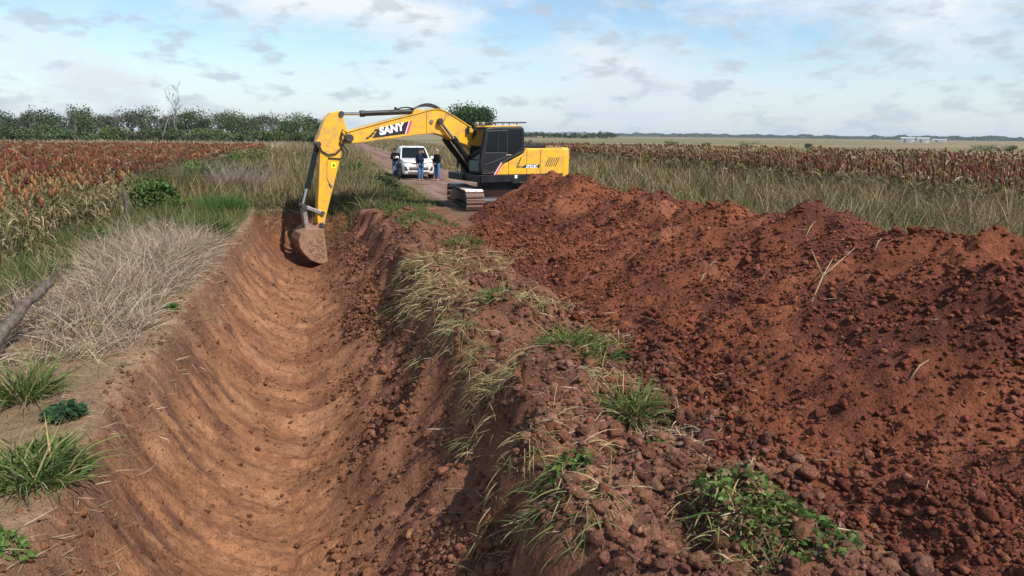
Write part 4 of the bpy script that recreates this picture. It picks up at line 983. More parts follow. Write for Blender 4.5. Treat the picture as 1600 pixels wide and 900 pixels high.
leafy(150, 385, 600, .6, .4, [(.055, .11, .025), (.085, .14, .035)], 'low green weeds left of the nearer fence post', .07)
leafy(395, 268, 900, 1.2, 1.1, [(.06, .085, .025), (.10, .12, .04), (.14, .13, .05)], 'tall leafy weeds standing far behind the ditch end', .12)
leafy(560, 290, 700, .9, .6, [(.05, .08, .022), (.085, .11, .035), (.14, .13, .05)], 'leafy weeds between the arm of the excavator and the road', .10)
tuft(200, 420, 1700, .72, .009, .6, DRY, 'mound of dry beige grass in front of the nearer fence post', spread=.95, droop=.55, lay=(.15, -.2, 1.0), name='dry_grass_mound', cat='dry grass', mat='straw')
tuft(225, 428, 2800, .72, .009, .72, DRY+[(.5, .41, .31)], 'large rounded mound of dry beige grass on the lip', spread=.95, droop=.55, lay=(.2, -.2, 1.0), name='dry_grass_mound', cat='dry grass', mat='straw')
# cut grass lying over the berm, and hanging from its edge
HANG = [(.28, .23, .11), (.14, .155, .055), (.20, .18, .08), (.34, .27, .14), (.12, .10, .05)]
cut = [
 (640, 425, 260, .45, (-.7, -.3, -.2), HANG, 'straw hanging off the berm at its far end by the ditch'),
 (672, 450, 420, .5, (-.5, -.35, -.1), STRAW+STRAW[2:3], 'straw strewn across the far berm by the ditch edge'),
 (690, 425, 420, .5, (-.5, -.4, .05), STRAW, 'yellow straw lying on the far part of the berm'),
 (700, 470, 300, .45, (-.7, -.1, .05), STRAW, 'thin yellow straw lying across the mid berm'),
 (735, 440, 300, .5, (-.6, -.3, .05), STRAW+OLIVE[:1], 'mixed straw on the berm near the far toe of the heap'),
 (705, 510, 240, .45, (-.5, -.6, -.2), HANG, 'straw and green blades hanging from the berm edge above the dark hollow'),
 (735, 555, 260, .5, (-.6, -.5, -.4), HANG, 'drooping grass fringe on the mid berm edge over the ditch'),
 (770, 618, 300, .55, (-.7, -.5, -.35), HANG, 'long drooping grass fringe on the berm face above the clods'),
 (780, 600, 240, .45, (-.7, -.3, -.2), STRAW, 'yellow straw draped along the berm edge beside the green fringe'),
 (805, 735, 300, .42, (-.25, -.5, -.8), HANG, 'hanging clump of grass on the steep near berm face'),
 (885, 800, 380, .45, (-.5, -.6, -.5), HANG+GREEN[:1], 'hanging green and yellow grass over the dark gap near the bottom'),
 (880, 720, 160, .5, (.9, .35, .15), STRAW, 'few yellow stalks lying on the near berm'),
 (800, 495, 420, .45, (-.4, -.5, .1), STRAW+GREEN[1:2], 'straw pile with green blades in the middle of the berm'),
 (845, 488, 320, .42, (.2, -.6, .1), STRAW, 'dry straw at the heap side of the mid berm'),
 (955, 640, 360, .42, (.5, -.3, .1), STRAW, 'dry straw beside the green tuft on the near berm'),
 (950, 560, 120, .5, (.6, .5, .6), STRAW, 'curved dry stalks sticking up at the toe of the heap'),
 (790, 407, 160, .5, (.8, .3, .2), STRAW, 'dry stalks curling at the toe of the heap below the grass'),
 (1120, 850, 280, .36, (-.5, -.3, .0), STRAW+GREEN[:1], 'straw and green blades left of the leafy sod at the bottom'),
 (1060, 705, 220, .3, (-.3, .3, .6), DRY, 'grey dry root clump at the toe of the heap'),
]
for k_, (px, py, n, h, lay, cols, lab) in enumerate(cut):
    tuft(px, py, int(n*(1.2+1.3*(py < 520))), h*.5, .0072+.003*(py < 520), .28+.2*(py < 520), cols, lab, 'cut grass', spread=.95, droop=.6, lay=(lay[0]*.55-.1*(k_ % 3 == 0), lay[1]*.6+.35*((k_ % 4)-1.5)*.4, lay[2]*.7), name='cut_grass', mat='straw', seg=4, elong=1.6, z=.12, group='cut grass strewn over the berm')
GC = [(.075, .135, .026), (.105, .17, .038), (.15, .195, .06), (.052, .086, .024)]
for (px, py, n, h, rad, lab) in [(680, 350, 900, .2, .6, 'bright green grass patch at the far end of the berm by the road'), (660, 372, 500, .24, .35, 'green grass patch on the far berm beside the ditch'),
     (722, 395, 420, .22, .4, 'green grass at the far toe of the heap'), (780, 505, 240, .2, .2, 'small green grass patch in the mid berm straw'),
     (885, 572, 420, .26, .30, 'bright green grass clump on the mid berm near the heap'), (925, 590, 300, .22, .26, 'green grass clump right of the largest one on the mid berm'),
     (988, 668, 420, .28, .16, 'upright bright green grass tuft at the toe of the near heap')]:
    tuft(px, py, n, h, .011, rad, GC+[(.28, .22, .10)], lab, spread=1.3, droop=.75, z=.1)
leafy(1180, 815, 760, .40, .13, GC+[(.25, .2, .1)], 'leafy green weeds on an overturned sod at the bottom', .036, z=.2)
leafy(1245, 850, 360, .34, .07, GC, 'creeping green weeds trailing right of the overturned sod', .032, z=.2)
leafy(1027, 720, 60, .08, .08, GC, 'tiny green weed by the grey root clump', .045, z=.1)
leafy(880, 780, 140, .2, .1, GC, 'small green weed hanging on the near berm face', .045, z=0)
leafy(545, 410, 60, .25, .12, GC[:2], 'scrap of green weed on the ditch floor beside the bucket', .06, z=-1.5)
tuft(1430, 352, 420, .55, .016, .6, GC, 'green grass clump behind the crest of the heap', spread=.5)
tuft(1118, 296, 500, .6, .016, .7, GC, 'green grass clump behind the dip in the heap crest', spread=.5)

# leaning log at the left, its foot buried in dry grass
def log():
    a = gpx(-18, 545, .05); b = gpx(78, 446, .62)
    p0 = Vector((a[0], a[1], .02)); p1 = Vector((b[0], b[1], .66))
    n = 12; pts = []; rad = []; rr = random.Random(5)
    for i in range(n):
        q = i/(n-1); p = p0.lerp(p1, q); p += Vector((rr.uniform(-.015, .015), 0, rr.uniform(-.02, .02)+.05*math.sin(q*3))); pts.append(p-p0); rad.append((.078-.018*q)*(1+rr.uniform(-.12, .12)))
    o = MB().tube(pts, rad, 12).build('log', 'wood', bevel=.01, seg=1); o.location = p0
    return tag(o, 'leaning grey weathered log over dry grass at the left edge', 'log')
log()
# stray stalks lying on the heap
def stick(px, py, qx, qy, z0, z1, r, label, fork=False):
    def onheap(a, b):
        d = pray(a, b); ts = np.linspace(2, 40, 3000); pts = np.array([0, 0, CH])+d[None]*ts[:, None]
        k = np.argmax(pts[:, 2] < hgt(pts[:, 0], pts[:, 1])); return Vector(pts[max(k, 1)])
    p = onheap(px, py); q = onheap(qx, qy); m = (p+q)/2+Vector((0, 0, .06))
    b = MB(); b.tube([Vector((0, 0, .0)), m-p, q-p+Vector((0, 0, .05))], [r*.75, r*.7, r*.35], 6)
    if fork: b.tube([m-p, m-p+(q-p)*.35+Vector((.35, .1, .12))], [r*.7, r*.3], 6); b.tube([m-p, m-p+(q-p)*.3+Vector((-.22, .0, .16))], [r*.7, r*.3], 6)
    o = b.build('dry_stalk', paint_stalk, smooth=True); o.location = p; tag(o, label, 'dry stalk', 'dry stalks on the spoil heap')
paint_stalk = paint('dry_stalk', (.30, .22, .13), .8, var=.3, scale=8)
stick(1268, 472, 1300, 412, 0, 0, .011, 'forked dry stalk lying on the middle of the heap', True)
stick(1256, 375, 1273, 352, 0, 0, .010, 'short pale stalk below the right crest of the heap')
stick(1366, 392, 1377, 380, 0, 0, .009, 'tiny pale stalk under the rightmost dark hollow')
stick(1448, 512, 1464, 508, 0, 0, .008, 'tiny stalk lying on the right slope of the heap')
stick(1420, 595, 1450, 572, 0, 0, .008, 'thin twig on the right slope of the near heap')
stick(1105, 422, 1120, 414, 0, 0, .008, 'small yellow stalk on the upper heap')
stick(1095, 440, 1104, 432, 0, 0, .008, 'small pale stalk below another on the upper heap')
stick(1445, 775, 1450, 762, 0, 0, .006, 'dry leaf stalk among the clods at the bottom right')
stick(1170, 735, 1180, 722, 0, 0, .006, 'pale twig among the clods at the bottom of the heap')

# ------------------------------------------------------------------ clods and crumbs
def icos():
    b = bmesh.new(); bmesh.ops.create_icosphere(b, subdivisions=1, radius=1); b.verts.ensure_lookup_table()
    V = np.array([v.co[:] for v in b.verts]); F = np.array([[v.index for v in f.verts] for f in b.faces]); b.free(); return V, F
IV, IF = icos()
def icos2():
    b = bmesh.new(); bmesh.ops.create_icosphere(b, subdivisions=2, radius=1); b.verts.ensure_lookup_table()
    V = np.array([v.co[:] for v in b.verts]); F = np.array([[v.index for v in f.verts] for f in b.faces]); b.free(); return V, F
IV2, IF2 = icos2()
def crumbs(name, X, Y, r, col, label, sink=.25):
    bigm = (r > .026) & (np.hypot(X, Y) < 9)
    if bigm.any(): _crumbs(name, X[bigm], Y[bigm], r[bigm], col[bigm], label+', the larger lumps', sink, IV2, IF2)
    _crumbs(name, X[~bigm], Y[~bigm], r[~bigm], col[~bigm], label, sink, IV, IF)
def _crumbs(name, X, Y, r, col, label, sink, IV, IF):
    n = len(X)
    V = IV[None]*(1+rng.uniform(-.42, .42, (n, len(IV), 1))*(1 if len(IV) < 20 else .55))+rng.normal(0, .16 if len(IV) < 20 else .07, (n, len(IV), 3))
    if len(IV) > 20:                                                   # broken faces
        for q in range(4):
            d = rng.normal(size=(n, 1, 3)); d /= np.linalg.norm(d, axis=2, keepdims=True); c0 = rng.uniform(.35, .7, (n, 1))
            e_ = np.maximum((V*d).sum(2)-c0, 0); V = V-d*e_[..., None]*.9
    sc = r[:, None, None]*np.stack([rng.uniform(.75, 1.25, n), rng.uniform(.75, 1.25, n), rng.uniform(.6, .95, n)], 1)[:, None, :]
    V = V*sc
    a = rng.uniform(0, 6.283, n); ca, sa = np.cos(a)[:, None], np.sin(a)[:, None]
    V = np.stack([V[..., 0]*ca-V[..., 1]*sa, V[..., 0]*sa+V[..., 1]*ca, V[..., 2]], -1)
    P = on(X, Y); P[:, 2] += r*(.5-sink)
    V = (V+P[:, None]).reshape(-1, 3)
    Fl = (IF[None]+(np.arange(n)*len(IV))[:, None, None]).reshape(-1)
    o = mesh_np(name, V, Fl, np.arange(n*len(IF))*3, MAT['clod'], np.repeat(np.clip(col, 0, 1), len(IV), 0))
    tag(o, label, None, None, 'stuff'); return o
HEAPC = [(.21, .067, .035), (.25, .09, .048), (.18, .056, .031), (.14, .047, .029), (.26, .108, .066)]
BERMC = [(.19, .083, .05), (.24, .118, .075), (.14, .062, .04)]
FLOORC = [(.20, .088, .047), (.245, .115, .064), (.15, .064, .037)]
def vis(X, Y): return (Y > 1.7)*(X < 1.3*Y+3)
def samp(n, x0, x1, y0, y1, dens, pw):
    X = rng.uniform(x0, x1, n*4); Y = y0+(y1-y0)*rng.uniform(0, 1, n*4)**pw
    k = (dens(X, Y) > rng.uniform(0, 1, n*4)) & (vis(X, Y) > 0)
    return X[k][:n], Y[k][:n]
hd_ = lambda X, Y: (land(X, Y, False)[1]['hm'] > .6)*(.35+.65*sst(-.35, .3, pn(X*.8, Y*.8, 95)))*np.where(land(X, Y, False)[1]['hp'] < .6, 1, .6)
X, Y = samp(40000, 2.7, 7.6, 2, 21.5, hd_, 1.9); r = np.exp(rng.normal(-4.25, .5, len(X)))*np.clip(.8+.025*Y, .75, 1.2)
crumbs('soil_crumbs', X, Y, np.clip(r, .007, .065), pal(len(X), HEAPC, [4, 1.6, 4, 2, .5], jit=.13), 'loose red crumbs over the spoil heap')
bd = lambda X, Y: (land(X, Y, False)[1]['bm'] > .3)*(.45+.55*sst(-.1, .4, pn(X*1.1, Y*1.1, 96)))
X, Y = samp(15000, .9, 3.4, 2, 24, bd, 1.8); r = np.exp(rng.normal(-4.05, .55, len(X)))
crumbs('soil_crumbs', X, Y, np.clip(r, .007, .08), pal(len(X), BERMC, jit=.12), 'brown crumbs on the berm')
fd = lambda X, Y: sst(-1.45, -.55, X-bermx(Y)+.35*pn(X*.9, Y*.6, 53))*(X < bermx(Y)-.1)*(Y < 24.6)*(.15+.85*sst(-.2, .35, pn(X*1.0, Y*.8, 97)))
X, Y = samp(12000, -.6, 1.5, 2, 24.6, fd, 1.6); r = np.exp(rng.normal(-4.05, .55, len(X)))
crumbs('soil_crumbs', X, Y, np.clip(r, .008, .085), pal(len(X), FLOORC, jit=.12), 'crumbs fallen to the right side of the ditch floor')
X, Y = samp(3500, -2.4, .4, 3, 24.4, lambda X, Y: .2+.8*sst(.1, .5, pn(X*.8, Y*.6, 98)), 1.5); r = np.exp(rng.normal(-4.3, .5, len(X)))
crumbs('soil_crumbs', X, Y, np.clip(r, .006, .04), pal(len(X), FLOORC, jit=.12), 'small crumbs on the scraped ditch floor and wall')
# the biggest clods are things of their own
CL = []
for i in range(6):
    me = clod_mesh('soil_clod', 40+i, 2, .13); 
    ca = me.color_attributes.new('Col', 'FLOAT_COLOR', 'POINT'); c = [HEAPC[0], HEAPC[1], HEAPC[3], HEAPC[4], BERMC[0], BERMC[1]][i]
    ca.data.foreach_set('color', np.tile(np.array([*c, 1.], np.float32), len(me.vertices))); me.materials.append(MAT['clod']); CL.append(me)
def clods(n, x0, x1, y0, y1, dens, pw, mus, kinds, label, group, rmax=.16):
    X, Y = samp(n, x0, x1, y0, y1, dens, pw); Z = hgt(X, Y)
    for x, y, z in zip(X, Y, Z):
        o = bpy.data.objects.new('soil_clod', CL[random.choice(kinds)]); COL.objects.link(o)
        r = min(rmax, math.exp(random.gauss(mus, .3))); o.location = (x, y, z+r*.25)
        o.scale = (r*random.uniform(.8, 1.25), r*random.uniform(.8, 1.25), r*random.uniform(.75, 1.1)); o.rotation_euler = (random.uniform(-.5, .5), random.uniform(-.5, .5), random.uniform(0, 6.28))
        tag(o, label, 'clod', group)
clods(75, 2.7, 6.5, 2.3, 16, lambda X, Y: (land(X, Y, False)[1]['hm'] > .5)*(land(X, Y, False)[1]['hp'] < .55)*1., 1.8, -3.3, [0, 2, 2, 3], 'rough red clod lying at the foot of the spoil heap', 'large clods at the heap foot')
clods(40, 1.2, 3.3, 2.5, 20, lambda X, Y: (land(X, Y, False)[1]['bm'] > .4)*1., 1.7, -3.0, [4, 5, 2], 'brown clod lying on the lumpy berm', 'large clods on the berm', .2)
clods(60, -.3, 1.3, 3, 24, fd, 1.5, -3.2, [4, 5, 4], 'brown clod fallen onto the right side of the ditch floor', 'large clods in the ditch')

# ------------------------------------------------------------------ sorghum
def merge(parts):
    V = []; F = []; C_ = []; n = 0
    for v, f, c in parts:
        V.append(v); C_.append(np.tile(c, (len(v), 1)) if np.ndim(c) == 1 else c)
        F += [tuple(i+n for i in q) for q in f]; n += len(v)
    return np.concatenate(V), F, np.concatenate(C_)
def pmesh(name, V, F, Cc, mat):
    st_ = np.concatenate([[0], np.cumsum([len(f) for f in F])[:-1]])
    o = mesh_np(name, V, np.concatenate([np.array(f) for f in F]), st_, MAT[mat], Cc, link=False); return o.data
def head_geo(r, hz, base, c, rr, seg=6, rings=5):
    V = []; F = []
    for i in range(rings):
        t = i/(rings-1); w_ = r*(math.sin(math.pi*(t*.86+.08))**.7)
        for j in range(seg):
            a = 2*math.pi*j/seg+i*.5; k = 1+rr.uniform(-.28, .28)
            V.append((w_*k*math.cos(a), w_*k*math.sin(a), base+hz*t+rr.uniform(-.01, .01)))
    for i in range(rings-1):
        for j in range(seg): F.append((i*seg+j, i*seg+(j+1) % seg, (i+1)*seg+(j+1) % seg, (i+1)*seg+j))
    F.append(tuple(range(seg))[::-1]); F.append(tuple((rings-1)*seg+j for j in range(seg)))
    cc = np.array(c)[None]*np.array([rr.uniform(.7, 1.3) for _ in V])[:, None]
    return np.array(V), F, cc
LEAFC = [(.36, .27, .145), (.27, .205, .10), (.17, .155, .065), (.11, .115, .045), (.21, .14, .07), (.42, .33, .20)]
def leaf_geo(z, a, ln, wd, rr, c):
    V = []; F = []; ca, sa = math.cos(a), math.sin(a); el = rr.uniform(.3, 1.0); p = np.array([0, 0, z]); d = np.array([ca*math.cos(el), sa*math.cos(el), math.sin(el)])
    sd = np.array([-sa, ca, 0]); n = 5
    for i in range(n):
        t = i/(n-1); w_ = wd*(1-.85*t**1.5)*.5
        V += [p-sd*w_, p+sd*w_]; p = p+d*ln/(n-1); d = d+np.array([rr.uniform(-.2, .2), rr.uniform(-.2, .2), -.55]); d /= np.linalg.norm(d)
    for i in range(n-1): F.append((2*i, 2*i+1, 2*i+3, 2*i+2))
    return np.array(V), F, np.array(c)*rr.uniform(.75, 1.2)
def stalk_geo(h, c, seg=5):
    V = []; F = []
    for z, r in ((0, .012), (h, .007)):
        for j in range(seg): V.append((r*math.cos(6.283*j/seg), r*math.sin(6.283*j/seg), z))
    for j in range(seg): F.append((j, (j+1) % seg, seg+(j+1) % seg, seg+j))
    return np.array(V), F, np.array(c)
AMBER = [(.30, .155, .065), (.23, .10, .04), (.19, .075, .035)]
RUST = [(.145, .045, .023), (.11, .032, .019), (.17, .062, .03), (.085, .027, .019)]
TYPES = []
for i in range(10):
    rr = random.Random(100+i); h = rr.uniform(1.02, 1.25)
    sc = pmesh('stalk', *merge([stalk_geo(h, (.24, .22, .10))]), 'grass')
    lv = [leaf_geo(h*(.15+.82*k/11), rr.uniform(0, 6.28), rr.uniform(.35, .62), rr.uniform(.035, .06), rr, rr.choice(LEAFC)) for k in range(12)]
    fm = pmesh('foliage', *merge(lv), 'grass')
    c = (AMBER if i < 4 else RUST)[i % (3 if i < 4 else 4)]
    hm_ = pmesh('seed_head', *merge([head_geo(rr.uniform(.028, .043), rr.uniform(.15, .21), h-.02, c, rr, 7, 6)]), 'straw')
    TYPES.append((sc, fm, hm_))
def sorghum(x, y, k, rz, lab, group):
    t = thing('sorghum_plant', lab, 'sorghum', (x, y, 0), rz, group)
    for nm, me in zip(('stalk', 'foliage', 'seed_head'), TYPES[k]):
        o = bpy.data.objects.new(nm, me); COL.objects.link(o); o.parent = t
    t.scale = (random.uniform(.9, 1.15),)*3; t.rotation_euler = (random.gauss(0, .07), random.gauss(0, .07), rz)
cand = []
x = -5.6
while x > -34:
    y = 12.5+rng.uniform(0, .2)
    while y < 80:
        cand.append((x+rng.normal(0, .07), y)); y += rng.uniform(.19, .30)
    x -= .52
cand = np.array(cand)
cand = cand[(cand[:, 0] > -.415*cand[:, 1]-.6) & (cand[:, 0] < -5.55-.35*np.abs(pn(cand[:, 1]*.3, cand[:, 1]*0, 99))*2-.5*sst(22, 27, cand[:, 1])*1.6)]
dist = np.hypot(cand[:, 0], cand[:, 1]); ordr = np.argsort(dist)
for x, y in cand[ordr[:300]]:
    amb = rng.uniform() < (.85-.6*sst(17, 27, y))
    sorghum(float(x), float(y), int(rng.integers(0, 4) if amb else rng.integers(4, 10)), float(rng.uniform(0, 6.28)), 'ripe sorghum plant with amber head in the near left field' if amb else 'ripe sorghum plant with dark rust head in the near left field', 'amber headed sorghum in the left field' if amb else 'rust headed sorghum in the left field')
def far_sorghum(name, P, hbase, headc, leafn, label, hw=1., hwts=None):
    """merged plants: a ragged head, a stalk blade and leaves"""
    n = len(P); d = np.hypot(P[:, 0], P[:, 1]); z0 = np.zeros(n)
    h = hbase*(1+rng.normal(0, .07, n)+.07*pn(P[:, 0]*.25, P[:, 1]*.12, 101))
    wsc = np.clip(d/28, 1, 3.2)
    hd = pal(n, headc, hwts, .2)*(1+.25*pn(P[:, 0]*.12, P[:, 1]*.06, 102))[:, None]
    seg = 5; a0 = rng.uniform(0, 6.28, n)
    lev = [(.0, .35), (.35, 1.), (.75, .85), (1., .12)]
    V = []
    hl = rng.uniform(.17, .25, n)*np.clip(wsc, 1, 1.35)
    for t, k in lev:
        for j in range(seg):
            a = a0+6.283*j/seg; r_ = .04*hw*wsc*k*(1+rng.uniform(-.3, .3, n))
            V.append(np.stack([P[:, 0]+r_*np.cos(a), P[:, 1]+r_*np.sin(a), h-.05+hl*t], 1))
    V = np.stack(V, 1); m = V.shape[1]
    F = []
    for i in range(3):
        for j in range(seg): F.append((i*seg+j, i*seg+(j+1) % seg, (i+1)*seg+(j+1) % seg, (i+1)*seg+j))
    F = np.array(F); loops = (F[None]+(np.arange(n)*m)[:, None, None]).reshape(-1)
    vj = np.repeat(hd[:, None], m, 1)*(1+rng.uniform(-.25, .25, (n, m, 1)))
    o = mesh_np('seed_head', V.reshape(-1, 3), loops, np.arange(n*len(F))*4, MAT['straw'], np.clip(vj.reshape(-1, 3), 0, 1)); o['kind'] = 'stuff'
    Q_ = np.repeat(P, leafn, 0); k = len(Q_); zz = np.repeat(h, leafn)*rng.uniform(.15, .95, k)
    a = rng.uniform(0, 6.28, k); D = np.stack([np.cos(a), np.sin(a), rng.uniform(.3, 1.6, k)], 1)
    l = blades('foliage', np.concatenate([Q_, zz[:, None]], 1), D, rng.uniform(.35, .6, k)*np.clip(np.repeat(wsc, leafn), 1, 1.5), .045*np.repeat(wsc, leafn), .75, pal(k, np.array(LEAFC)*.72), 'grass', seg=3); l['kind'] = 'stuff'
    s = blades('stalk', np.concatenate([P, z0[:, None]], 1), updir(n, .04), h, .022*wsc, 0., pal(n, [(.22, .19, .09), (.30, .24, .13)]), 'grass', seg=1); s['kind'] = 'stuff'
    root = thing(name, None, None); 
    root['kind'] = 'stuff'; root['label'] = label
    for q in (o, l, s): q.parent = root
rest = cand[ordr[300:]]; dd = np.hypot(rest[:, 0], rest[:, 1])
kp = rng.uniform(0, 1, len(rest)) < np.clip(52/dd, 0, 1)**1.1
far_sorghum('sorghum_crop', rest[kp], 1.1, RUST+AMBER[2:], 5, 'mass of rust headed sorghum filling the left field', hwts=[3, 2.4, 3, 1.6, 2.4])
# sparser, browner strip of crop further right of the left field
xs_ = rng.uniform(-34, -6.5, 5000); ys_ = rng.uniform(30, 150, 5000)
P = np.stack([xs_, ys_], 1); P = P[(P[:, 0] > -.41*P[:, 1]) & (P[:, 1] > 72) & (P[:, 0] > -60)]
# right field
rows = []
x = 20.4
while x < 190:
    st_p = .26*np.clip((x-15)/12, .8, 6); y = 15.0
    nrow = int(135/st_p); yy = 16+np.arange(nrow)*st_p+rng.uniform(-.1, .1, nrow)
    rows.append(np.stack([np.full(nrow, x)+rng.normal(0, .1, nrow), yy], 1)); x += .55*np.clip((x-18)/9, 1, 5)
RP = np.concatenate(rows); RP = RP[(RP[:, 0] < 1.24*RP[:, 1]+1.5) & (np.hypot(RP[:, 0], RP[:, 1]) < 104)]
RP = RP[rng.uniform(0, 1, len(RP)) < np.clip(60/np.hypot(RP[:, 0], RP[:, 1]), .25, 1)]
RP[:, 0] += .9*np.abs(pn(RP[:, 1]*.2, RP[:, 1]*0, 103))
# pale stretch of the field further right
pale = sst(.0, .35, pn(RP[:, 0]*.018+.4, RP[:, 1]*.05, 104)+.5*sst(60, 110, RP[:, 0]))*sst(45, 60, RP[:, 1])
ispale = rng.uniform(0, 1, len(RP)) < pale*.8
far_sorghum('sorghum_crop', RP[~ispale], 1.25, RUST+[(.26, .17, .09)], 6, 'mass of dark red headed sorghum in the right field', .8, [3, 3, 3, 2, 1.6])
far_sorghum('sorghum_crop', RP[ispale], 1.2, [(.30, .22, .12), (.25, .2, .09), (.2, .14, .07)], 4, 'paler stretch of sorghum in the right field')
print('sorghum', len(rest[kp]), len(RP))

# ------------------------------------------------------------------ trees
def tree(name, label, x, y, h, wd, cols, group=None, seed=0, trunk_h=.35, lobes=9, nleaf=1500, ls=.28, flat=.75, cat='tree', tz=0., barkm='bark', low=.0):
    r = np.random.default_rng(seed)
    root = thing(name, label, cat, (x, y, tz), 0, group)
    th = h*trunk_h; b = MB()
    top = Vector((r.uniform(-.05, .05)*wd, r.uniform(-.05, .05)*wd, h*.75)); r1 = max(.06, h*.022)
    b.tube([(0, 0, -.1), (top.x*.3, top.y*.3, th*.6), top*.7, top], [r1*1.3, r1, r1*.6, r1*.2], 7)
    cs = []
    for i in range(lobes):
        a = r.uniform(0, 6.283); q = math.sqrt(r.uniform(0, 1))*.62
        cz = th+(h-th)*(low+(.72-low)*r.uniform(0.1, 1)*(1-.45*q)); c = np.array([q*wd*.5*math.cos(a)*1.15, q*wd*.5*math.sin(a)*1.15, cz])
        rad = np.array([wd*.24, wd*.24, (h-th)*.24])*r.uniform(.75, 1.25); cs.append((c, rad*np.array([1, 1, flat/.75])))
        s0 = Vector((top.x*.3, top.y*.3, th*r.uniform(.5, .95))); b.tube([s0, s0.lerp(Vector(c), .55)+Vector((0, 0, .05*h)), Vector(c)], [r1*.55, r1*.35, r1*.12], 5)
    b.build('trunk', barkm, root)
    per = nleaf//lobes; P = []; cc = []
    for i, (c, rad) in enumerate(cs):
        v = r.normal(size=(per, 3)); v /= np.linalg.norm(v, axis=1, keepdims=True); v *= (r.uniform(.15, 1, (per, 1))**.45)*(1+.22*r.normal(size=(per, 1)))
        P.append(c+v*rad); base = np.array(cols[r.integers(len(cols))])*r.uniform(.8, 1.2); cc.append(base*(1+.22*r.normal(size=(per, 1))))
    P = np.concatenate(P); P[:, 2] = np.clip(P[:, 2], .15, h*1.02); cc = np.clip(np.concatenate(cc), .004, 1); n = len(P)
    a = r.normal(size=(n, 3)); a /= np.linalg.norm(a, axis=1, keepdims=True); t = np.cross(a, r.normal(size=(n, 3))); t /= np.linalg.norm(t, axis=1, keepdims=True)
    s = ls*r.uniform(.5, 1.3, (n, 1)); u_ = a*s*.5; v_ = t*s*.32
    V = np.stack([P-u_, P+v_, P+u_, P-v_], 1).reshape(-1, 3)
    o = mesh_np('crown', V, np.arange(n*4), np.arange(n)*4, MAT['leaf'], np.repeat(cc, 4, 0), parent=root)
    return root
def dead(name, label, x, y, h, seed, spread=.6, group=None, r0=.16, flatc=False, depth=4):
    rr = random.Random(seed); root = thing(name, label, 'tree', (x, y, 0), 0, group); t = MB(); br = MB()
    def grow_(p, d, ln, r, k, mb):
        q = p.copy(); pts = [p.copy()]; rad = [r]; dd = d.copy()
        for i in range(3):
            dd = (dd+Vector((rr.uniform(-.28, .28), rr.uniform(-.28, .28), rr.uniform(-.05, .15)))).normalized(); q = q+dd*ln/3; pts.append(q.copy()); rad.append(r*(1-.16*(i+1)))
        mb.tube(pts, rad, 6)
        if k <= 0: return
        for i in range(rr.choice((2, 3, 3))):
            s = pts[rr.choice((1, 2, 3, 3))]; a = rr.uniform(0, 6.28)
            nd = (dd+Vector((math.cos(a), math.sin(a), rr.uniform(-.1, .5)))*spread*rr.uniform(.6, 1.4)).normalized()
            grow_(s, nd, ln*rr.uniform(.55, .8), max(.025, r*.5), k-1, br)
    grow_(Vector((0, 0, 0)), Vector((rr.uniform(-.1, .1), 0, 1)), h*.45, r0, depth, t)
    t.build('trunk', 'deadbark', root); br.build('branch', 'deadbark', root); return root
def place(px, dist):
    d = pray(px, 210.); k = dist/math.hypot(d[0], d[1]); return d[0]*k, d[1]*k
def hof(px, py, dist):
    d = pray(px, py); k = dist/math.hypot(d[0], d[1]); return CH+d[2]*k
DK = [(.055, .08, .038), (.072, .10, .048), (.046, .066, .036)]
MD = [(.075, .108, .042), (.095, .125, .052), (.066, .095, .04)]
GY = [(.10, .112, .072), (.12, .125, .085), (.09, .096, .066)]
LT = [(.085, .12, .035), (.10, .13, .045)]
KL = {'dk': 'dense dark green scrub tree in the tree line beyond the left sorghum', 'md': 'mid green bushy tree in the tree line beyond the left sorghum', 'gy': 'greyish thin leaved tree in the tree line beyond the left sorghum', 'lt': 'light green rounded tree in the tree line beyond the left sorghum'}
KC = dict(dk=DK, md=MD, gy=GY, lt=LT)
tl = random.Random(21)
back = [(-25, 176, 'dk'), (8, 172, 'dk'), (40, 178, 'gy'), (62, 176, 'dk'), (95, 174, 'dk'), (128, 166, 'md'), (148, 172, 'md'), (172, 184, 'gy'), (205, 178, 'gy'), (222, 164, 'gy'), (245, 172, 'dk'), (276, 172, 'gy'), (300, 172, 'md'), (322, 176, 'dk'), (345, 168, 'gy'), (362, 166, 'lt'), (382, 176, 'md'), (405, 172, 'gy'), (425, 168, 'gy'), (446, 174, 'md'), (464, 176, 'md'), (486, 178, 'dk'), (508, 180, 'dk')]
i = 0
for px, ty, kd in back:
    D_ = tl.uniform(168, 186); X, Y = place(px, D_); hh = hof(px, ty+tl.uniform(-7, 6), D_)*1.08
    tree('scrub_tree', KL[kd], X, Y, hh, tl.uniform(4.5, 10.5), KC[kd], 'scrub trees of the left tree line', 200+i, .42 if kd == 'gy' else .25, 10, 3000 if kd != 'gy' else 1500, .38, low=.05, flat=.6 if kd == 'gy' else .8); i += 1
for px in range(-15, 520, 23):
    kd = tl.choice(('dk', 'md', 'md', 'lt', 'gy')); D_ = tl.uniform(152, 164); px2 = px+tl.uniform(-6, 6); X, Y = place(px2, D_)
    tree('scrub_bush', {'dk': 'low dark green bush at the foot of the left tree line', 'md': 'low mid green bush at the foot of the left tree line', 'lt': 'low light green bush at the foot of the left tree line', 'gy': 'low greyish bush at the foot of the left tree line'}[kd], X, Y, tl.uniform(2.2, 4.4), tl.uniform(4.0, 8), KC[kd], 'bushes under the left tree line', 300+i, .1, 8, 1900, .42, cat='bush', low=0.); i += 1
X, Y = place(252, 160); dead('dead_tree', 'tall bare pale dead tree rising above the left tree line', X, Y, hof(252, 134, 160), 5, .7, r0=.14, depth=5)
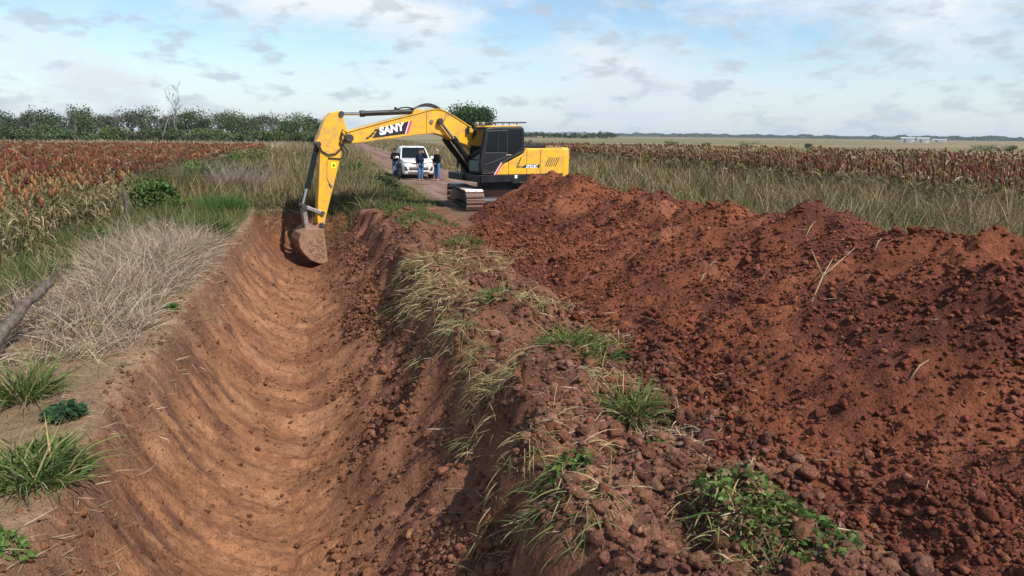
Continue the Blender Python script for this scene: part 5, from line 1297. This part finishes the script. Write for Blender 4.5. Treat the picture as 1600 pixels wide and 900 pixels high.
X, Y = place(283, 162); dead('dead_tree', 'shorter bare dead tree right of the tallest one', X, Y, hof(283, 160, 162), 9, .9, r0=.2, depth=5)
X, Y = place(182, 165); dead('dead_tree', 'bare dark forked tree left of the tallest dead one', X, Y, hof(182, 158, 165), 12, .5, r0=.2)
X, Y = place(426, 165); dead('dead_tree', 'bare twiggy tree top at the right of the tree line', X, Y, hof(426, 156, 165), 15, .55, r0=.2)
X, Y = place(50, 168); dead('thin_tree', 'umbrella shaped thin tree at the left of the tree line', X, Y, hof(50, 158, 168), 18, .9, r0=.16)
X, Y = place(126, 168); dead('thin_tree', 'flat topped thin tree over the bushes at the left', X, Y, hof(122, 163, 168), 22, .95, r0=.16)
for k_, (px, py, hh_, ww_, cc_, lab) in enumerate(SHRUBS):
    X, Y = gpx(px, py); tree('shrub', lab, float(X), float(Y), hh_, ww_, cc_, None, 700+k_, .12, 9, 1500, .15, cat='shrub', low=0, flat=1.)
# the lone tree behind the cab
X, Y = place(735, 185); tree('round_tree', 'lone dark green round crowned tree behind the excavator cab', X, Y, hof(735, 151, 185), 11.5, [(.036, .07, .022), (.042, .08, .022), (.025, .05, .016)], None, 401, .26, 26, 15000, .55, low=.02)
X, Y = place(757, 190); tree('round_tree', 'small grey green tree right of the lone round tree', X, Y, hof(757, 183, 190), 3.6, GY, None, 402, .35, 7, 700, .3)
# windbreak to the right of the cab
for k, px in enumerate(np.linspace(822, 944, 15)):
    D_ = tl.uniform(560, 640); X, Y = place(px+tl.uniform(-2, 2), D_); tall = tl.random() < .45
    tree('windbreak_tree', 'slender grey green tree in the distant windbreak right of the cab' if tall else 'bushy dark tree in the distant windbreak right of the cab', X, Y, hof(px, tl.uniform(201.5, 204) if tall else tl.uniform(204, 207), D_), tl.uniform(4, 6) if tall else tl.uniform(7, 10), GY if tall else DK, 'distant windbreak trees', 500+k, .15, 8, 420, .9, low=0)
X, Y = place(957, 600); tree('windbreak_tree', 'rounded dark tree standing at the right end of the distant windbreak', X, Y, hof(957, 203.5, 600), 11, DK, None, 530, .15, 10, 700, .9, low=0)
# bushes out in the right field
for k, (px, ty, wpx, D_, lab) in enumerate(((1047, 218, 25, 195, 'round green bush in the right field nearest the excavator'), (1102, 221.5, 17, 195, 'small olive bush between two larger ones in the right field'), (1170, 219, 26, 195, 'bright green bush in the middle of the right field'), (1266, 221, 12, 195, 'tiny dark bush in the right field'), (1544, 223, 34, 195, 'wide dark bush in the far right of the field'), (1582, 224, 16, 195, 'small bush at the far right edge of the field'))):
    X, Y = place(px, D_); tree('field_bush', lab, X, Y, hof(px, ty, D_), wpx*D_/1100*1.15, LT if k in (0, 2) else (OLIVE[2:3] if k == 1 else DK), 'bushes standing in the right field', 600+k, .1, 10, 900, .22, cat='bush', low=0)
# far wood on the horizon
def far_wood(name, a, b, D_, n, ytop, label):
    P = []; pxs = rng.uniform(a, b, n)
    dd_ = D_*rng.uniform(.97, 1.03, n); d = cF[None]+cR[None]*((pxs-800)/1100)[:, None]+cU[None]*((450-212)/1100)
    k = dd_/np.hypot(d[:, 0], d[:, 1]); hmx = (8+5*np.clip(.5+.9*fbm(pxs*.05, pxs*0, 110, 4), .0, 1.3))*D_/2400
    z = rng.uniform(0, 1, n)**.8*hmx; P = np.stack([d[:, 0]*k, d[:, 1]*k, z], 1)
    aa = rng.normal(size=(n, 3)); aa /= np.linalg.norm(aa, axis=1, keepdims=True); t = np.cross(aa, rng.normal(size=(n, 3))); t /= np.linalg.norm(t, axis=1, keepdims=True)
    s = rng.uniform(2, 4.5, (n, 1))*D_/2400; V = np.stack([P-aa*s*.5, P+t*s*.4, P+aa*s*.5, P-t*s*.4], 1).reshape(-1, 3); V[:, 2] = np.maximum(V[:, 2], 0)
    o = mesh_np(name, V, np.arange(n*4), np.arange(n)*4, MAT['leaf'], np.repeat(pal(n, DK+MD), 4, 0)); tag(o, label, None, None, 'stuff')
far_wood('far_wood', 940, 1760, 2400, 30000, 212, 'distant dark wood along the right horizon')
far_wood('far_wood', 480, 960, 3000, 9000, 212, 'distant wood on the horizon behind the excavator')
# sheds on the horizon
def shed(px0, px1, ytop, D_, label):
    X0, Y0 = place(px0, D_); X1, Y1 = place(px1, D_); d = Vector((X1-X0, Y1-Y0, 0)); Lw = d.length; hh = hof((px0+px1)/2, ytop, D_)
    t = thing('shed', label, 'shed', (X0, Y0, 0), math.atan2(d.y, d.x), 'white farm sheds on the horizon')
    MB().box((Lw/2, 10, hh*.42), (Lw, 20, hh*.84)).build('wall', 'shed', t)
    MB().loft([[(-.5, -.6, hh*.84), (-.5, 20.6, hh*.84), (-.5, 10, hh)], [(Lw+.5, -.6, hh*.84), (Lw+.5, 20.6, hh*.84), (Lw+.5, 10, hh)]]).build('roof', 'shedroof', t)
    MB().box((Lw*.3, -.15, hh*.3), (Lw*.16, .3, hh*.6)).build('door', 'shedopen', t)
shed(1409, 1430, 214.5, 620, 'left white farm shed on the right horizon'); shed(1434, 1453, 215, 620, 'white farm shed right of its twin on the right horizon'); shed(1458, 1480, 217.3, 800, 'low pale open shed right of the two white sheds')

# ------------------------------------------------------------------ haze
hb = MB().box((0, 0, 14), (40000, 40000, 34)).build('haze', 'white')
hm = bpy.data.materials.new('haze'); hm.use_nodes = True; hn = hm.node_tree; hn.nodes.clear()
hv = hn.nodes.new('ShaderNodeVolumePrincipled'); hv.inputs['Color'].default_value = (.72, .82, .95, 1); hv.inputs['Density'].default_value = .00010; hv.inputs['Anisotropy'].default_value = .0
ho = hn.nodes.new('ShaderNodeOutputMaterial'); hn.links.new(hv.outputs[0], ho.inputs['Volume'])
hb.data.materials.clear(); hb.data.materials.append(hm); tag(hb, 'thin pale haze over the fields', None, None, 'stuff')
